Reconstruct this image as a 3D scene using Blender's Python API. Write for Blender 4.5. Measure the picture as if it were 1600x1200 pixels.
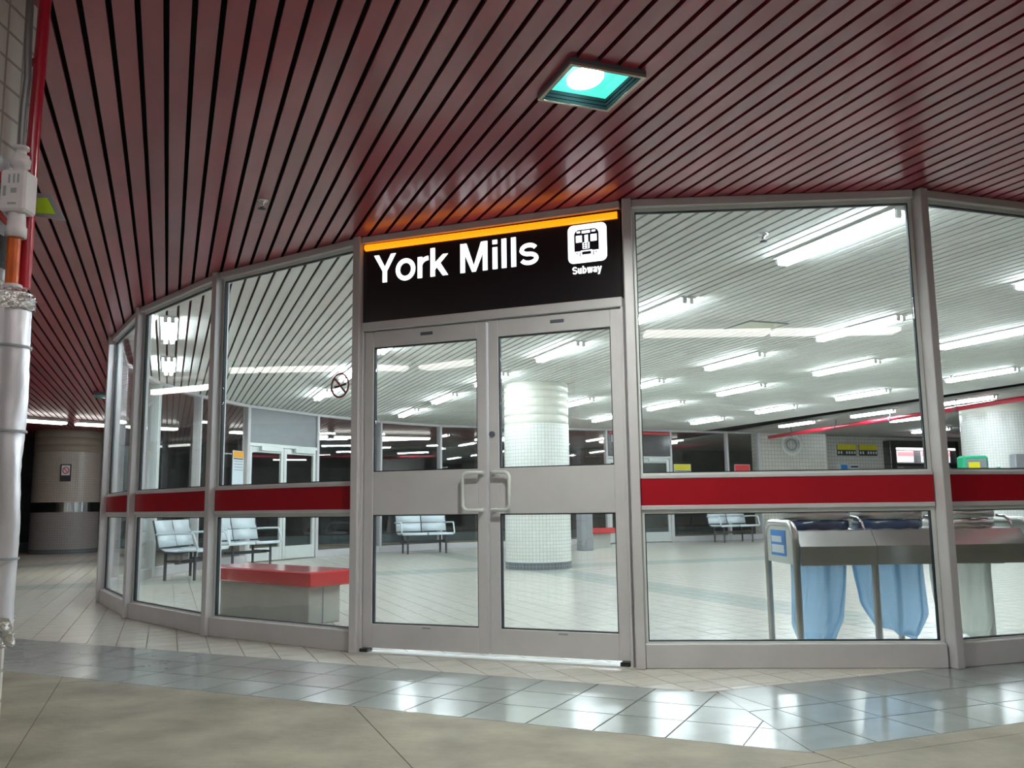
import bpy, math, random
from mathutils import Vector, Matrix

# ------------------------------------------------------------------ clear
for o in list(bpy.data.objects):
    bpy.data.objects.remove(o, do_unlink=True)
scn = bpy.context.scene
COL = scn.collection
random.seed(7)

# ------------------------------------------------------------------ camera
EYE = 0.93
FPX = 1385.58
PITCH, ROLL = 0.136972, -0.0131563
cam_d = bpy.data.cameras.new('camera')
cam_d.sensor_fit = 'HORIZONTAL'
cam_d.sensor_width = 36.0
cam_d.lens = FPX / 1600.0 * 36.0
cam_d.clip_start = 0.05
cam_d.clip_end = 200
cam = bpy.data.objects.new('camera', cam_d)
COL.objects.link(cam)
cp, sp = math.cos(PITCH), math.sin(PITCH)
fw = Vector((0, cp, sp)); ri = Vector((1, 0, 0)); up = Vector((0, -sp, cp))
c_, s_ = math.cos(ROLL), math.sin(ROLL)
r2 = ri * c_ + up * s_
u2 = up * c_ - ri * s_
M = Matrix.Identity(4)
for i in range(3):
    M[i][0] = r2[i]; M[i][1] = u2[i]; M[i][2] = -fw[i]
M[2][3] = EYE
cam.matrix_world = M
scn.camera = cam

# ------------------------------------------------------------------ world, exposure, light levels
w = bpy.data.worlds.new('world'); scn.world = w
w.use_nodes = True
w.node_tree.nodes['Background'].inputs[0].default_value = (0.5, 0.55, 0.6, 1)
w.node_tree.nodes['Background'].inputs[1].default_value = 0.01
scn.view_settings.view_transform = 'Standard'
scn.view_settings.look = 'None'
scn.view_settings.gamma = 1.0
scn.view_settings.use_curve_mapping = False
scn.view_settings.exposure = 0.35
scn.cycles.use_denoising = True
scn.cycles.transparent_max_bounces = 24
scn.cycles.max_bounces = 8
scn.cycles.adaptive_threshold = 0.02
scn.cycles.caustics_refractive = False
TUBE = 50.0       # inner fluorescent tubes
LENS = 4.8        # lensed strips over the outer walkway
SIGNW = 1.5       # sign lettering
BULB = 620.0       # recessed downlight lamp

# ------------------------------------------------------------------ plan frame: u runs along the ceiling slats, v across them
AZ = -0.36934
TH = -AZ
UX, UY = math.sin(AZ), math.cos(AZ)
VX, VY = math.cos(AZ), -math.sin(AZ)
H = 2.788


def W(u, v, z=0.0):
    return Vector((u * UX + v * VX, u * UY + v * VY, z))


# ------------------------------------------------------------------ materials
def newmat(name):
    m = bpy.data.materials.new(name)
    m.use_nodes = True
    return m, m.node_tree, m.node_tree.nodes['Principled BSDF']


def mat(name, col, rough=0.5, metal=0.0, var=0.0, scale=6.0, bump=0.0, bscale=40.0, coat=0.0, spec=0.5, objvar=0.0, stretch=None):
    m, nt, b = newmat(name)
    b.inputs['Base Color'].default_value = (*col, 1)
    b.inputs['Roughness'].default_value = rough
    b.inputs['Metallic'].default_value = metal
    b.inputs['Specular IOR Level'].default_value = spec
    if coat:
        b.inputs['Coat Weight'].default_value = coat
        b.inputs['Coat Roughness'].default_value = 0.12
    tc = nt.nodes.new('ShaderNodeNewGeometry')
    src = tc.outputs['Position']
    if stretch:
        mp = nt.nodes.new('ShaderNodeMapping')
        mp.inputs['Rotation'].default_value = (0, 0, -TH)
        mp.inputs['Scale'].default_value = stretch
        nt.links.new(src, mp.inputs['Vector']); src = mp.outputs['Vector']
    last = None
    if var:
        n = nt.nodes.new('ShaderNodeTexNoise')
        n.inputs['Scale'].default_value = scale
        n.inputs['Detail'].default_value = 6
        nt.links.new(src, n.inputs['Vector'])
        r = nt.nodes.new('ShaderNodeMapRange')
        r.inputs[1].default_value = 0.3; r.inputs[2].default_value = 0.7
        r.inputs[3].default_value = 1 - var; r.inputs[4].default_value = 1 + var
        nt.links.new(n.outputs['Fac'], r.inputs[0])
        last = r.outputs[0]
    if objvar:
        oi = nt.nodes.new('ShaderNodeObjectInfo')
        r = nt.nodes.new('ShaderNodeMapRange')
        r.inputs[3].default_value = 1 - objvar; r.inputs[4].default_value = 1 + objvar
        nt.links.new(oi.outputs['Random'], r.inputs[0])
        if last is None:
            last = r.outputs[0]
        else:
            mu = nt.nodes.new('ShaderNodeMath'); mu.operation = 'MULTIPLY'
            nt.links.new(last, mu.inputs[0]); nt.links.new(r.outputs[0], mu.inputs[1]); last = mu.outputs[0]
    if last is not None:
        mx = nt.nodes.new('ShaderNodeVectorMath'); mx.operation = 'SCALE'
        mx.inputs[0].default_value = col
        nt.links.new(last, mx.inputs['Scale'])
        nt.links.new(mx.outputs[0], b.inputs['Base Color'])
    if bump:
        n = nt.nodes.new('ShaderNodeTexNoise')
        n.inputs['Scale'].default_value = bscale
        n.inputs['Detail'].default_value = 5
        nt.links.new(src, n.inputs['Vector'])
        bp = nt.nodes.new('ShaderNodeBump')
        bp.inputs['Strength'].default_value = bump
        bp.inputs['Distance'].default_value = 0.02
        nt.links.new(n.outputs['Fac'], bp.inputs['Height'])
        nt.links.new(bp.outputs[0], b.inputs['Normal'])
    return m


def emis(name, col, strength):
    m, nt, b = newmat(name)
    b.inputs['Base Color'].default_value = (*[min(c, 0.8) for c in col], 1)
    b.inputs['Emission Color'].default_value = (*col, 1)
    b.inputs['Emission Strength'].default_value = strength
    return m


def glassmat(name, tint, dust=0.02, f0=0.05):
    m = bpy.data.materials.new(name); m.use_nodes = True
    nt = m.node_tree; nt.nodes.clear()
    out = nt.nodes.new('ShaderNodeOutputMaterial')
    tr = nt.nodes.new('ShaderNodeBsdfTransparent'); tr.inputs[0].default_value = (*tint, 1)
    gl = nt.nodes.new('ShaderNodeBsdfGlossy'); gl.inputs['Roughness'].default_value = 0.0
    gl.inputs['Color'].default_value = (1, 1, 1, 1)
    df = nt.nodes.new('ShaderNodeBsdfDiffuse'); df.inputs[0].default_value = (0.8, 0.82, 0.8, 1)
    lw = nt.nodes.new('ShaderNodeLayerWeight'); lw.inputs[0].default_value = 0.5
    pw = nt.nodes.new('ShaderNodeMath'); pw.operation = 'POWER'; pw.inputs[1].default_value = 5
    nt.links.new(lw.outputs['Facing'], pw.inputs[0])
    ma = nt.nodes.new('ShaderNodeMath'); ma.operation = 'MULTIPLY_ADD'
    ma.inputs[1].default_value = 1 - f0; ma.inputs[2].default_value = f0
    nt.links.new(pw.outputs[0], ma.inputs[0])
    mx = nt.nodes.new('ShaderNodeMixShader')
    nt.links.new(ma.outputs[0], mx.inputs[0]); nt.links.new(tr.outputs[0], mx.inputs[1]); nt.links.new(gl.outputs[0], mx.inputs[2])
    geo = nt.nodes.new('ShaderNodeNewGeometry')
    no = nt.nodes.new('ShaderNodeTexNoise'); no.inputs['Scale'].default_value = 3.0; no.inputs['Detail'].default_value = 8
    mp = nt.nodes.new('ShaderNodeMapping'); mp.inputs['Scale'].default_value = (1.6, 1.6, 0.6)
    nt.links.new(geo.outputs['Position'], mp.inputs[0]); nt.links.new(mp.outputs[0], no.inputs['Vector'])
    mr = nt.nodes.new('ShaderNodeMapRange'); mr.inputs[1].default_value = 0.4; mr.inputs[2].default_value = 0.75
    mr.inputs[3].default_value = 0.002; mr.inputs[4].default_value = dust
    nt.links.new(no.outputs['Fac'], mr.inputs[0])
    m2 = nt.nodes.new('ShaderNodeMixShader')
    nt.links.new(mr.outputs[0], m2.inputs[0]); nt.links.new(mx.outputs[0], m2.inputs[1]); nt.links.new(df.outputs[0], m2.inputs[2])
    nt.links.new(m2.outputs[0], out.inputs[0])
    return m


def mosaic(name, col, grout, tile, rough=0.25):
    """small square tiles, far too small to pick apart: brick texture on (angle*radius, z) generated from UV"""
    m, nt, b = newmat(name)
    b.inputs['Roughness'].default_value = rough
    uv = nt.nodes.new('ShaderNodeUVMap')
    br = nt.nodes.new('ShaderNodeTexBrick')
    br.offset = 0.0
    br.inputs['Color1'].default_value = (*col, 1)
    br.inputs['Color2'].default_value = (*[c * 0.93 for c in col], 1)
    br.inputs['Mortar'].default_value = (*grout, 1)
    br.inputs['Scale'].default_value = 1.0
    br.inputs['Mortar Size'].default_value = tile * 0.06
    br.inputs['Brick Width'].default_value = tile
    br.inputs['Row Height'].default_value = tile
    nt.links.new(uv.outputs[0], br.inputs['Vector'])
    nt.links.new(br.outputs['Color'], b.inputs['Base Color'])
    return m


def bagmat(name, col, transp):
    m = bpy.data.materials.new(name); m.use_nodes = True
    nt = m.node_tree; nt.nodes.clear()
    out = nt.nodes.new('ShaderNodeOutputMaterial')
    tr = nt.nodes.new('ShaderNodeBsdfTransparent'); tr.inputs[0].default_value = (*[0.5 + 0.5 * c for c in col], 1)
    tl = nt.nodes.new('ShaderNodeBsdfTranslucent'); tl.inputs[0].default_value = (*col, 1)
    df = nt.nodes.new('ShaderNodeBsdfPrincipled'); df.inputs['Base Color'].default_value = (*col, 1); df.inputs['Roughness'].default_value = 0.3
    a = nt.nodes.new('ShaderNodeMixShader'); a.inputs[0].default_value = 0.5
    nt.links.new(tl.outputs[0], a.inputs[1]); nt.links.new(df.outputs[0], a.inputs[2])
    c = nt.nodes.new('ShaderNodeMixShader'); c.inputs[0].default_value = transp
    nt.links.new(a.outputs[0], c.inputs[1]); nt.links.new(tr.outputs[0], c.inputs[2])
    nt.links.new(c.outputs[0], out.inputs[0])
    return m


MT = {}
MT['slat_red'] = mat('slat_red', (0.27, 0.022, 0.040), 0.34, 0.0, var=0.14, scale=2.2, objvar=0.10, spec=0.5, bump=0.05, bscale=3, coat=0.25)
MT['slat_white'] = mat('slat_white', (0.70, 0.705, 0.67), 0.75, 0.0, var=0.05, scale=2, objvar=0.03, spec=0.15)
MT['plenum'] = mat('plenum', (0.006, 0.006, 0.007), 0.9, var=0.2)
MT['plenum_in'] = mat('plenum_in', (0.025, 0.025, 0.024), 0.9, var=0.2)
MT['beige_tile'] = mat('beige_tile', (0.55, 0.535, 0.48), 0.22, var=0.06, scale=9, objvar=0.04)
MT['grey_tile'] = mat('grey_tile', (0.27, 0.305, 0.30), 0.22, var=0.08, scale=7, objvar=0.06, coat=0.3)
MT['grey_tile_in'] = mat('grey_tile_in', (0.40, 0.43, 0.40), 0.22, var=0.06, scale=7)
MT['grout'] = mat('grout', (0.22, 0.205, 0.18), 0.9, var=0.2, scale=12)
MT['concrete'] = mat('concrete', (0.27, 0.25, 0.195), 0.6, var=0.28, scale=3.2, bump=0.15, bscale=25)
MT['alu'] = mat('alu', (0.60, 0.585, 0.60), 0.45, 0.15, var=0.04, scale=5)
MT['alu_light'] = mat('alu_light', (0.68, 0.72, 0.70), 0.4, 0.2, var=0.03)
MT['gasket'] = mat('gasket', (0.012, 0.02, 0.03), 0.6, var=0.1)
MT['red_band'] = mat('red_band', (0.36, 0.004, 0.014), 0.35, var=0.06, scale=4, coat=0.2)
MT['glass'] = glassmat('glass', (0.97, 0.99, 0.98), 0.014, 0.05)
MT['glass_far'] = glassmat('glass_far', (0.95, 0.97, 0.97), 0.010, 0.05)
MT['black_face'] = mat('black_face', (0.010, 0.011, 0.014), 0.25, var=0.1, coat=0.3)
MT['sign_white'] = emis('sign_white', (0.92, 0.95, 1.0), SIGNW)
MT['sign_orange'] = emis('sign_orange', (1.0, 0.25, 0.004), 1.35)
MT['sign_ink'] = mat('sign_ink', (0.012, 0.014, 0.035), 0.4, var=0.1)
MT['tube'] = emis('tube', (0.83, 0.93, 1.0), TUBE)
MT['lens'] = emis('lens', (1.0, 0.94, 0.90), LENS)
MT['fixture_white'] = mat('fixture_white', (0.75, 0.76, 0.74), 0.35, var=0.03)
MT['fixture_dark'] = mat('fixture_dark', (0.10, 0.11, 0.14), 0.5, var=0.1)
MT['brass_frame'] = mat('brass_frame', (0.36, 0.32, 0.25), 0.35, 0.5, var=0.06)
MT['glow_lens'] = emis('glow_lens', (0.07, 0.80, 0.58), 1.05)  # cyan lamp glow across the lens, put in as even emission
MT['glow_lens'].node_tree.nodes['Principled BSDF'].inputs['Base Color'].default_value = (0.001, 0.002, 0.002, 1)
MT['glow_lens'].node_tree.nodes['Principled BSDF'].inputs['Specular IOR Level'].default_value = 0.0
MT['baffle'] = mat('baffle', (0.0006, 0.0016, 0.0018), 0.9, var=0.1, spec=0.0)
MT['bulb'] = emis('bulb', (0.95, 1.0, 0.92), BULB)
MT['mosaic_white'] = mosaic('mosaic_white', (0.76, 0.78, 0.74), (0.46, 0.47, 0.44), 0.052)
MT['mosaic_dark'] = mosaic('mosaic_dark', (0.10, 0.12, 0.14), (0.25, 0.26, 0.26), 0.052)
MT['mosaic_pink'] = mosaic('mosaic_pink', (0.50, 0.45, 0.40), (0.32, 0.29, 0.26), 0.052)
MT['mosaic_grey'] = mosaic('mosaic_grey', (0.33, 0.31, 0.30), (0.2, 0.2, 0.2), 0.052)
MT['big_tile'] = mat('big_tile', (0.62, 0.62, 0.54), 0.3, var=0.05, scale=3)
MT['big_tile_tan'] = mat('big_tile_tan', (0.36, 0.31, 0.25), 0.35, var=0.08, scale=3)
MT['wall_tile'] = mosaic('wall_tile', (0.70, 0.67, 0.61), (0.40, 0.38, 0.33), 0.10, 0.3)
MT['wall_tile2'] = mosaic('wall_tile2', (0.66, 0.65, 0.61), (0.33, 0.32, 0.30), 0.10, 0.3)
MT['chrome'] = mat('chrome', (0.75, 0.75, 0.76), 0.12, 1.0, var=0.05)
MT['steel'] = mat('steel', (0.55, 0.54, 0.52), 0.28, 1.0, var=0.10, scale=3, bump=0.04, bscale=4)
MT['bench_white'] = mat('bench_white', (0.66, 0.74, 0.78), 0.35, 0.0, var=0.03)
MT['bench_dark'] = mat('bench_dark', (0.06, 0.06, 0.07), 0.45, var=0.1)
MT['red_gloss'] = mat('red_gloss', (0.50, 0.03, 0.035), 0.18, var=0.05, coat=0.6)
MT['bench_conc'] = mat('bench_conc', (0.42, 0.43, 0.39), 0.6, var=0.06)
MT['blue_bag'] = bagmat('blue_bag', (0.52, 0.78, 1.0), 0.48)
MT['clear_bag'] = bagmat('clear_bag', (0.80, 0.84, 0.80), 0.55)
MT['blue_cuff'] = mat('blue_cuff', (0.02, 0.05, 0.14), 0.25, var=0.3, scale=9)
MT['paper'] = mat('paper', (0.68, 0.76, 0.82), 0.6, var=0.02)
MT['print_blue'] = mat('print_blue', (0.03, 0.22, 0.62), 0.5, var=0.1)
MT['print_orange'] = mat('print_orange', (0.80, 0.36, 0.03), 0.5, var=0.05)
MT['print_yellow'] = mat('print_yellow', (0.72, 0.64, 0.02), 0.5, var=0.05)
MT['print_red'] = mat('print_red', (0.75, 0.05, 0.06), 0.5, var=0.05)
MT['print_black'] = mat('print_black', (0.02, 0.02, 0.025), 0.5, var=0.1)
MT['print_grey'] = mat('print_grey', (0.30, 0.33, 0.36), 0.5, var=0.05)
MT['foil'] = mat('foil', (0.80, 0.78, 0.84), 0.34, 0.6, var=0.05, bump=0.18, bscale=9)
MT['foil_crumple'] = mat('foil_crumple', (0.80, 0.80, 0.80), 0.18, 0.95, var=0.05, bump=1.0, bscale=45)
MT['white_plastic'] = mat('white_plastic', (0.66, 0.62, 0.64), 0.4, var=0.05, scale=12)
MT['pipe_red'] = mat('pipe_red', (0.42, 0.008, 0.03), 0.3, var=0.06, coat=0.3)
MT['pipe_warm_reflection'] = mat('pipe_warm_reflection', (0.60, 0.10, 0.005), 0.3, var=0.3, scale=10, coat=0.3)  # red pipe with a warm orange reflection painted into its colour
MT['conduit'] = mat('conduit', (0.20, 0.20, 0.21), 0.4, 0.5, var=0.1)
MT['lime'] = mat('lime', (0.45, 0.85, 0.03), 0.4, var=0.1)
MT['rock'] = mat('rock', (0.016, 0.017, 0.016), 0.8, var=0.8, scale=2.5, bump=0.6, bscale=6)
MT['dark_wall'] = mat('dark_wall', (0.012, 0.012, 0.014), 0.8, var=0.3)
MT['yellow_line'] = mat('yellow_line', (0.55, 0.42, 0.10), 0.6, var=0.1)
MT['teal'] = mat('teal', (0.06, 0.11, 0.12), 0.6, var=0.1)
MT['plain_ceiling'] = mat('plain_ceiling', (0.42, 0.42, 0.39), 0.7, var=0.05)
MT['green_machine'] = mat('green_machine', (0.01, 0.32, 0.16), 0.35, var=0.06)
MT['grey_box'] = mat('grey_box', (0.24, 0.25, 0.27), 0.45, var=0.05)
MT['vent'] = mat('vent', (0.62, 0.62, 0.48), 0.5, var=0.03)
MT['booth_glow'] = emis('booth_glow', (1.0, 0.93, 0.95), 4.0)
MT['screen_pink'] = emis('screen_pink', (1.0, 0.35, 0.38), 0.9)
MT['screen_white'] = emis('screen_white', (0.9, 0.85, 0.9), 0.8)


# ------------------------------------------------------------------ mesh builder
class MB:
    def __init__(self):
        self.v = []; self.f = []; self.uv = None; self.sm = []

    def add(self, vs, fs, smooth=False):
        n = len(self.v)
        self.v += [tuple(p) for p in vs]
        for f in fs:
            self.f.append(tuple(i + n for i in f)); self.sm.append(smooth)
        return self

    def box(self, x0, x1, y0, y1, z0, z1):
        vs = [(x0, y0, z0), (x1, y0, z0), (x1, y1, z0), (x0, y1, z0), (x0, y0, z1), (x1, y0, z1), (x1, y1, z1), (x0, y1, z1)]
        return self.add(vs, [(0, 3, 2, 1), (4, 5, 6, 7), (0, 1, 5, 4), (1, 2, 6, 5), (2, 3, 7, 6), (3, 0, 4, 7)])

    def bbox(self, x0, x1, y0, y1, z0, z1, b=0.006):
        """box with chamfered edges on every side"""
        vs = []
        for sx, X, Xi in ((0, x0, x0 + b), (1, x1, x1 - b)):
            for sy, Y, Yi in ((0, y0, y0 + b), (1, y1, y1 - b)):
                for sz, Z, Zi in ((0, z0, z0 + b), (1, z1, z1 - b)):
                    vs += [(X, Yi, Zi), (Xi, Y, Zi), (Xi, Yi, Z)]
        def ix(sx, sy, sz, k): return ((sx * 2 + sy) * 2 + sz) * 3 + k
        fs = []
        for s in (0, 1):
            q = [ix(s, 0, 0, 0), ix(s, 1, 0, 0), ix(s, 1, 1, 0), ix(s, 0, 1, 0)]; fs.append(q if s else q[::-1])
            q = [ix(0, s, 0, 1), ix(0, s, 1, 1), ix(1, s, 1, 1), ix(1, s, 0, 1)]; fs.append(q if s else q[::-1])
            q = [ix(0, 0, s, 2), ix(1, 0, s, 2), ix(1, 1, s, 2), ix(0, 1, s, 2)]; fs.append(q if s else q[::-1])
        for a in (0, 1):
            for c in (0, 1):
                fs.append([ix(a, c, 0, 0), ix(a, c, 1, 0), ix(a, c, 1, 1), ix(a, c, 0, 1)])
                fs.append([ix(a, 0, c, 0), ix(a, 1, c, 0), ix(a, 1, c, 2), ix(a, 0, c, 2)])
                fs.append([ix(0, a, c, 1), ix(1, a, c, 1), ix(1, a, c, 2), ix(0, a, c, 2)])
        for a in (0, 1):
            for c in (0, 1):
                for d in (0, 1):
                    fs.append([ix(a, c, d, 0), ix(a, c, d, 1), ix(a, c, d, 2)])
        return self.add(vs, fs)

    def prism(self, pts, z0, z1):
        n = len(pts)
        vs = [(p[0], p[1], z0) for p in pts] + [(p[0], p[1], z1) for p in pts]
        fs = [tuple(range(n))[::-1], tuple(range(n, 2 * n))]
        for i in range(n):
            j = (i + 1) % n
            fs.append((i, j, n + j, n + i))
        return self.add(vs, fs)

    def prism_xz(self, pts, y0, y1):
        n = len(pts)
        vs = [(p[0], y0, p[1]) for p in pts] + [(p[0], y1, p[1]) for p in pts]
        fs = [tuple(range(n)), tuple(range(n, 2 * n))[::-1]]
        for i in range(n):
            j = (i + 1) % n
            fs.append((i, n + i, n + j, j))
        return self.add(vs, fs)

    def extrude_x(self, prof, x0, x1, t):
        """open profile in (y,z) given thickness t, extruded along x"""
        n = len(prof)
        off = []
        for i, p in enumerate(prof):
            a = prof[max(i - 1, 0)]; c = prof[min(i + 1, n - 1)]
            d = Vector((c[0] - a[0], c[1] - a[1])).normalized()
            off.append((p[0] - d.y * t, p[1] + d.x * t))
        loop = list(prof) + off[::-1]
        m = len(loop)
        vs = [(x0, p[0], p[1]) for p in loop] + [(x1, p[0], p[1]) for p in loop]
        fs = []
        for i in range(n - 1):
            fs.append((i, i + 1, m - 2 - i, m - 1 - i))
            fs.append((m + i, m + m - 1 - i, m + m - 2 - i, m + i + 1))
        for i in range(m):
            j = (i + 1) % m
            fs.append((i, m + i, m + j, j))
        return self.add(vs, fs, True)

    def tube(self, pts, r, seg=10, closed=False, caps=True):
        pts = [Vector(p) for p in pts]
        n = len(pts); rings = []
        prev = None
        for i in range(n):
            a = pts[i - 1] if (i or closed) else pts[i]
            c = pts[(i + 1) % n] if (i < n - 1 or closed) else pts[i]
            d = (c - a).normalized()
            if prev is None:
                ref = Vector((0, 0, 1)) if abs(d.z) < 0.9 else Vector((1, 0, 0))
                x = d.cross(ref).normalized()
            else:
                x = (prev - d * prev.dot(d)).normalized()
            prev = x
            y = d.cross(x)
            rr = r[i] if isinstance(r, (list, tuple)) else r
            rings.append([pts[i] + (x * math.cos(2 * math.pi * k / seg) + y * math.sin(2 * math.pi * k / seg)) * rr for k in range(seg)])
        vs = [p for ring in rings for p in ring]
        fs = []
        for i in range(n if closed else n - 1):
            for k in range(seg):
                a = i * seg + k; b2 = i * seg + (k + 1) % seg
                c = ((i + 1) % n) * seg + (k + 1) % seg; d = ((i + 1) % n) * seg + k
                fs.append((a, b2, c, d))
        self.add(vs, fs, True)
        if caps and not closed:
            self.add(rings[0], [tuple(range(seg))[::-1]])
            self.add(rings[-1], [tuple(range(seg))])
        return self

    def lathe(self, prof, seg=32, x=0, y=0, caps=True):
        n = len(prof)
        vs = []; fs = []
        for (r, z) in prof:
            for k in range(seg):
                t = 2 * math.pi * k / seg
                vs.append((x + r * math.cos(t), y + r * math.sin(t), z))
        for i in range(n - 1):
            for k in range(seg):
                fs.append((i * seg + k, i * seg + (k + 1) % seg, (i + 1) * seg + (k + 1) % seg, (i + 1) * seg + k))
        self.add(vs, fs, True)
        if caps:
            self.add(vs[:seg], [tuple(range(seg))[::-1]]); self.add(vs[-seg:], [tuple(range(seg))])
        return self

    def mesh(self, name):
        me = bpy.data.meshes.new(name)
        me.from_pydata(self.v, [], self.f)
        me.polygons.foreach_set('use_smooth', self.sm)
        me.update()
        return me

    def build(self, name, material, parent=None, loc=None, rz=None, uvcyl=None, uvwall=False):
        me = self.mesh(name)
        me.materials.append(MT[material] if isinstance(material, str) else material)
        if uvcyl or uvwall:
            ul = me.uv_layers.new(name='UVMap')
            for p in me.polygons:
                us = []
                for li in p.loop_indices:
                    co = me.vertices[me.loops[li].vertex_index].co
                    if uvcyl:
                        us.append([math.atan2(co.y, co.x), co.z])
                    elif abs(p.normal.x) > 0.7:
                        us.append([co.y, co.z])
                    elif abs(p.normal.z) > 0.7:
                        us.append([co.x, co.y])
                    else:
                        us.append([co.x, co.z])
                if uvcyl:
                    m0 = max(q[0] for q in us)
                    for q in us:
                        if m0 - q[0] > math.pi: q[0] += 2 * math.pi
                        q[0] *= uvcyl
                for li, q in zip(p.loop_indices, us):
                    ul.data[li].uv = q
        return link(name, me, parent, loc, rz)


def link(name, data, parent=None, loc=None, rz=None):
    o = bpy.data.objects.new(name, data)
    COL.objects.link(o)
    if parent is not None:
        o.parent = parent
    if loc is not None:
        o.location = loc
    if rz is not None:
        o.rotation_euler = (0, 0, rz)
    return o


def tag(o, label=None, cat=None, group=None, kind=None):
    if label: o['label'] = label
    if cat: o['category'] = cat
    if group: o['group'] = group
    if kind: o['kind'] = kind
    return o


def empty(name, loc=(0, 0, 0), rz=0.0):
    return link(name, None, None, loc, rz)


def copy_tree(o, parent=None):
    c = o.copy(); COL.objects.link(c)
    c.parent = parent
    for ch in list(o.children):
        copy_tree(ch, c)
    return c


# ------------------------------------------------------------------ plan of the glass hall (u, v)
P = [(10.31, -0.58), (8.71, -0.26), (7.23, 0.34), (5.96, 1.20), (4.675, 2.58), (3.94, 4.16), (3.86, 5.95), (3.86, 7.75), (3.86, 9.55), (3.86, 11.35), (3.86, 13.1)]
F = [(12.07, -0.58), (13.72, -0.20), (15.15, 0.42), (16.42, 1.28), (17.70, 2.70), (18.75, 4.20), (19.40, 5.73), (19.5, 7.9), (19.5, 10.0), (19.5, 11.8), (19.5, 13.5), (19.5, 14.5)]


def interp(pts, v):
    if v <= pts[0][1]: return None
    for (a, b) in zip(pts, pts[1:]):
        if a[1] <= v <= b[1]:
            t = (v - a[1]) / (b[1] - a[1])
            return a[0] + (b[0] - a[0]) * t
    return pts[-1][0]


# ------------------------------------------------------------------ floor: bed, tiles, concrete
NU, NV = 0.6877, 0.7260          # normal of the diagonal grey border
CB, CF = 4.55, 3.62              # its inner and outer edge
RB, RF = 3.94, 2.865             # the straight grey border, inner and outer edge
bed = MB().prism([W(-5, -16)[:2], W(-5, 26)[:2], W(30, 26)[:2], W(30, -16)[:2]], -0.12, -0.006)
floor = tag(bed.build('floor', 'grout'), 'tiled concourse floor of pale squares with grey borders', None, None, 'structure')


def clip(poly, a, b, c):
    """keep a*u + b*v >= c"""
    out = []
    n = len(poly)
    for i in range(n):
        p, q = poly[i], poly[(i + 1) % n]
        dp = a * p[0] + b * p[1] - c; dq = a * q[0] + b * q[1] - c
        if dp >= 0: out.append(p)
        if (dp >= 0) != (dq >= 0):
            t = dp / (dp - dq)
            out.append((p[0] + (q[0] - p[0]) * t, p[1] + (q[1] - p[1]) * t))
    return out


def area(poly):
    return 0.5 * abs(sum(poly[i][0] * poly[(i + 1) % len(poly)][1] - poly[(i + 1) % len(poly)][0] * poly[i][1] for i in range(len(poly))))


def inset(poly, d):
    c = (sum(p[0] for p in poly) / len(poly), sum(p[1] for p in poly) / len(poly))
    r = max(math.hypot(p[0] - c[0], p[1] - c[1]) for p in poly)
    s = 1 - d / max(r * 0.7071, 0.02)
    return [(c[0] + (p[0] - c[0]) * s, c[1] + (p[1] - c[1]) * s) for p in poly]


def in_view(u, v):
    p = W(u, v)
    if p.y < 2.5: return None
    x = 800 + FPX * p.x / p.y
    if x < -120 or x > 1720: return None
    return p.y


tiles = []      # (apparent size, poly, material)
# pale square tiles
T = 0.2
for iu in range(int(3.4 / T), int(23.2 / T)):
    for iv in range(-70, 100):
        u0, v0 = iu * T, 0.1 + (iv - 1) * T
        d = in_view(u0 + .1, v0 + .1)
        if d is None: continue
        if v0 > 16.5 or v0 < -13: continue
        poly = [(u0, v0), (u0 + T, v0), (u0 + T, v0 + T), (u0, v0 + T)]
        poly = clip(poly, NU, NV, CB)
        if len(poly) >= 3: poly = clip(poly, 1, 0, RB)
        if len(poly) < 3 or area(poly) < 0.0015: continue
        cu, cv = u0 + T / 2, v0 + T / 2
        grey = (4.8 < cv < 5.6 and cu > 4.2) or (12.4 < cu < 13.2) or (19.5 < cu - cv < 20.6)
        tiles.append((area(poly) / d ** 3 * 0.55, poly, 'grey_tile_in' if grey else 'beige_tile', d))
# diagonal grey border, three rows of larger tiles
TA, rows = 0.31, [CF, CF + 0.31, CF + 0.62, CB]
for k in range(-40, 12):
    a0 = -1.368 + (k - 0) * TA
    for r in range(3):
        b0, b1 = rows[r], rows[r + 1]
        poly = []
        for (a, b) in ((a0, b0), (a0 + TA, b0), (a0 + TA, b1), (a0, b1)):
            poly.append((NU * b - NV * a, NV * b + NU * a))
        # mitre with the straight border: left of the line through (RB,2.60) and (RF,2.30)
        mu, mv = RB - RF, 2.60 - 2.30
        poly = clip(poly, mv, -mu, mv * RB - mu * 2.60)
        if len(poly) < 3 or area(poly) < 0.003: continue
        cu = sum(p[0] for p in poly) / len(poly); cv = sum(p[1] for p in poly) / len(poly)
        d = in_view(cu, cv)
        if d is None: continue
        tiles.append((area(poly) / d ** 3, poly, 'grey_tile', d))
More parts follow.
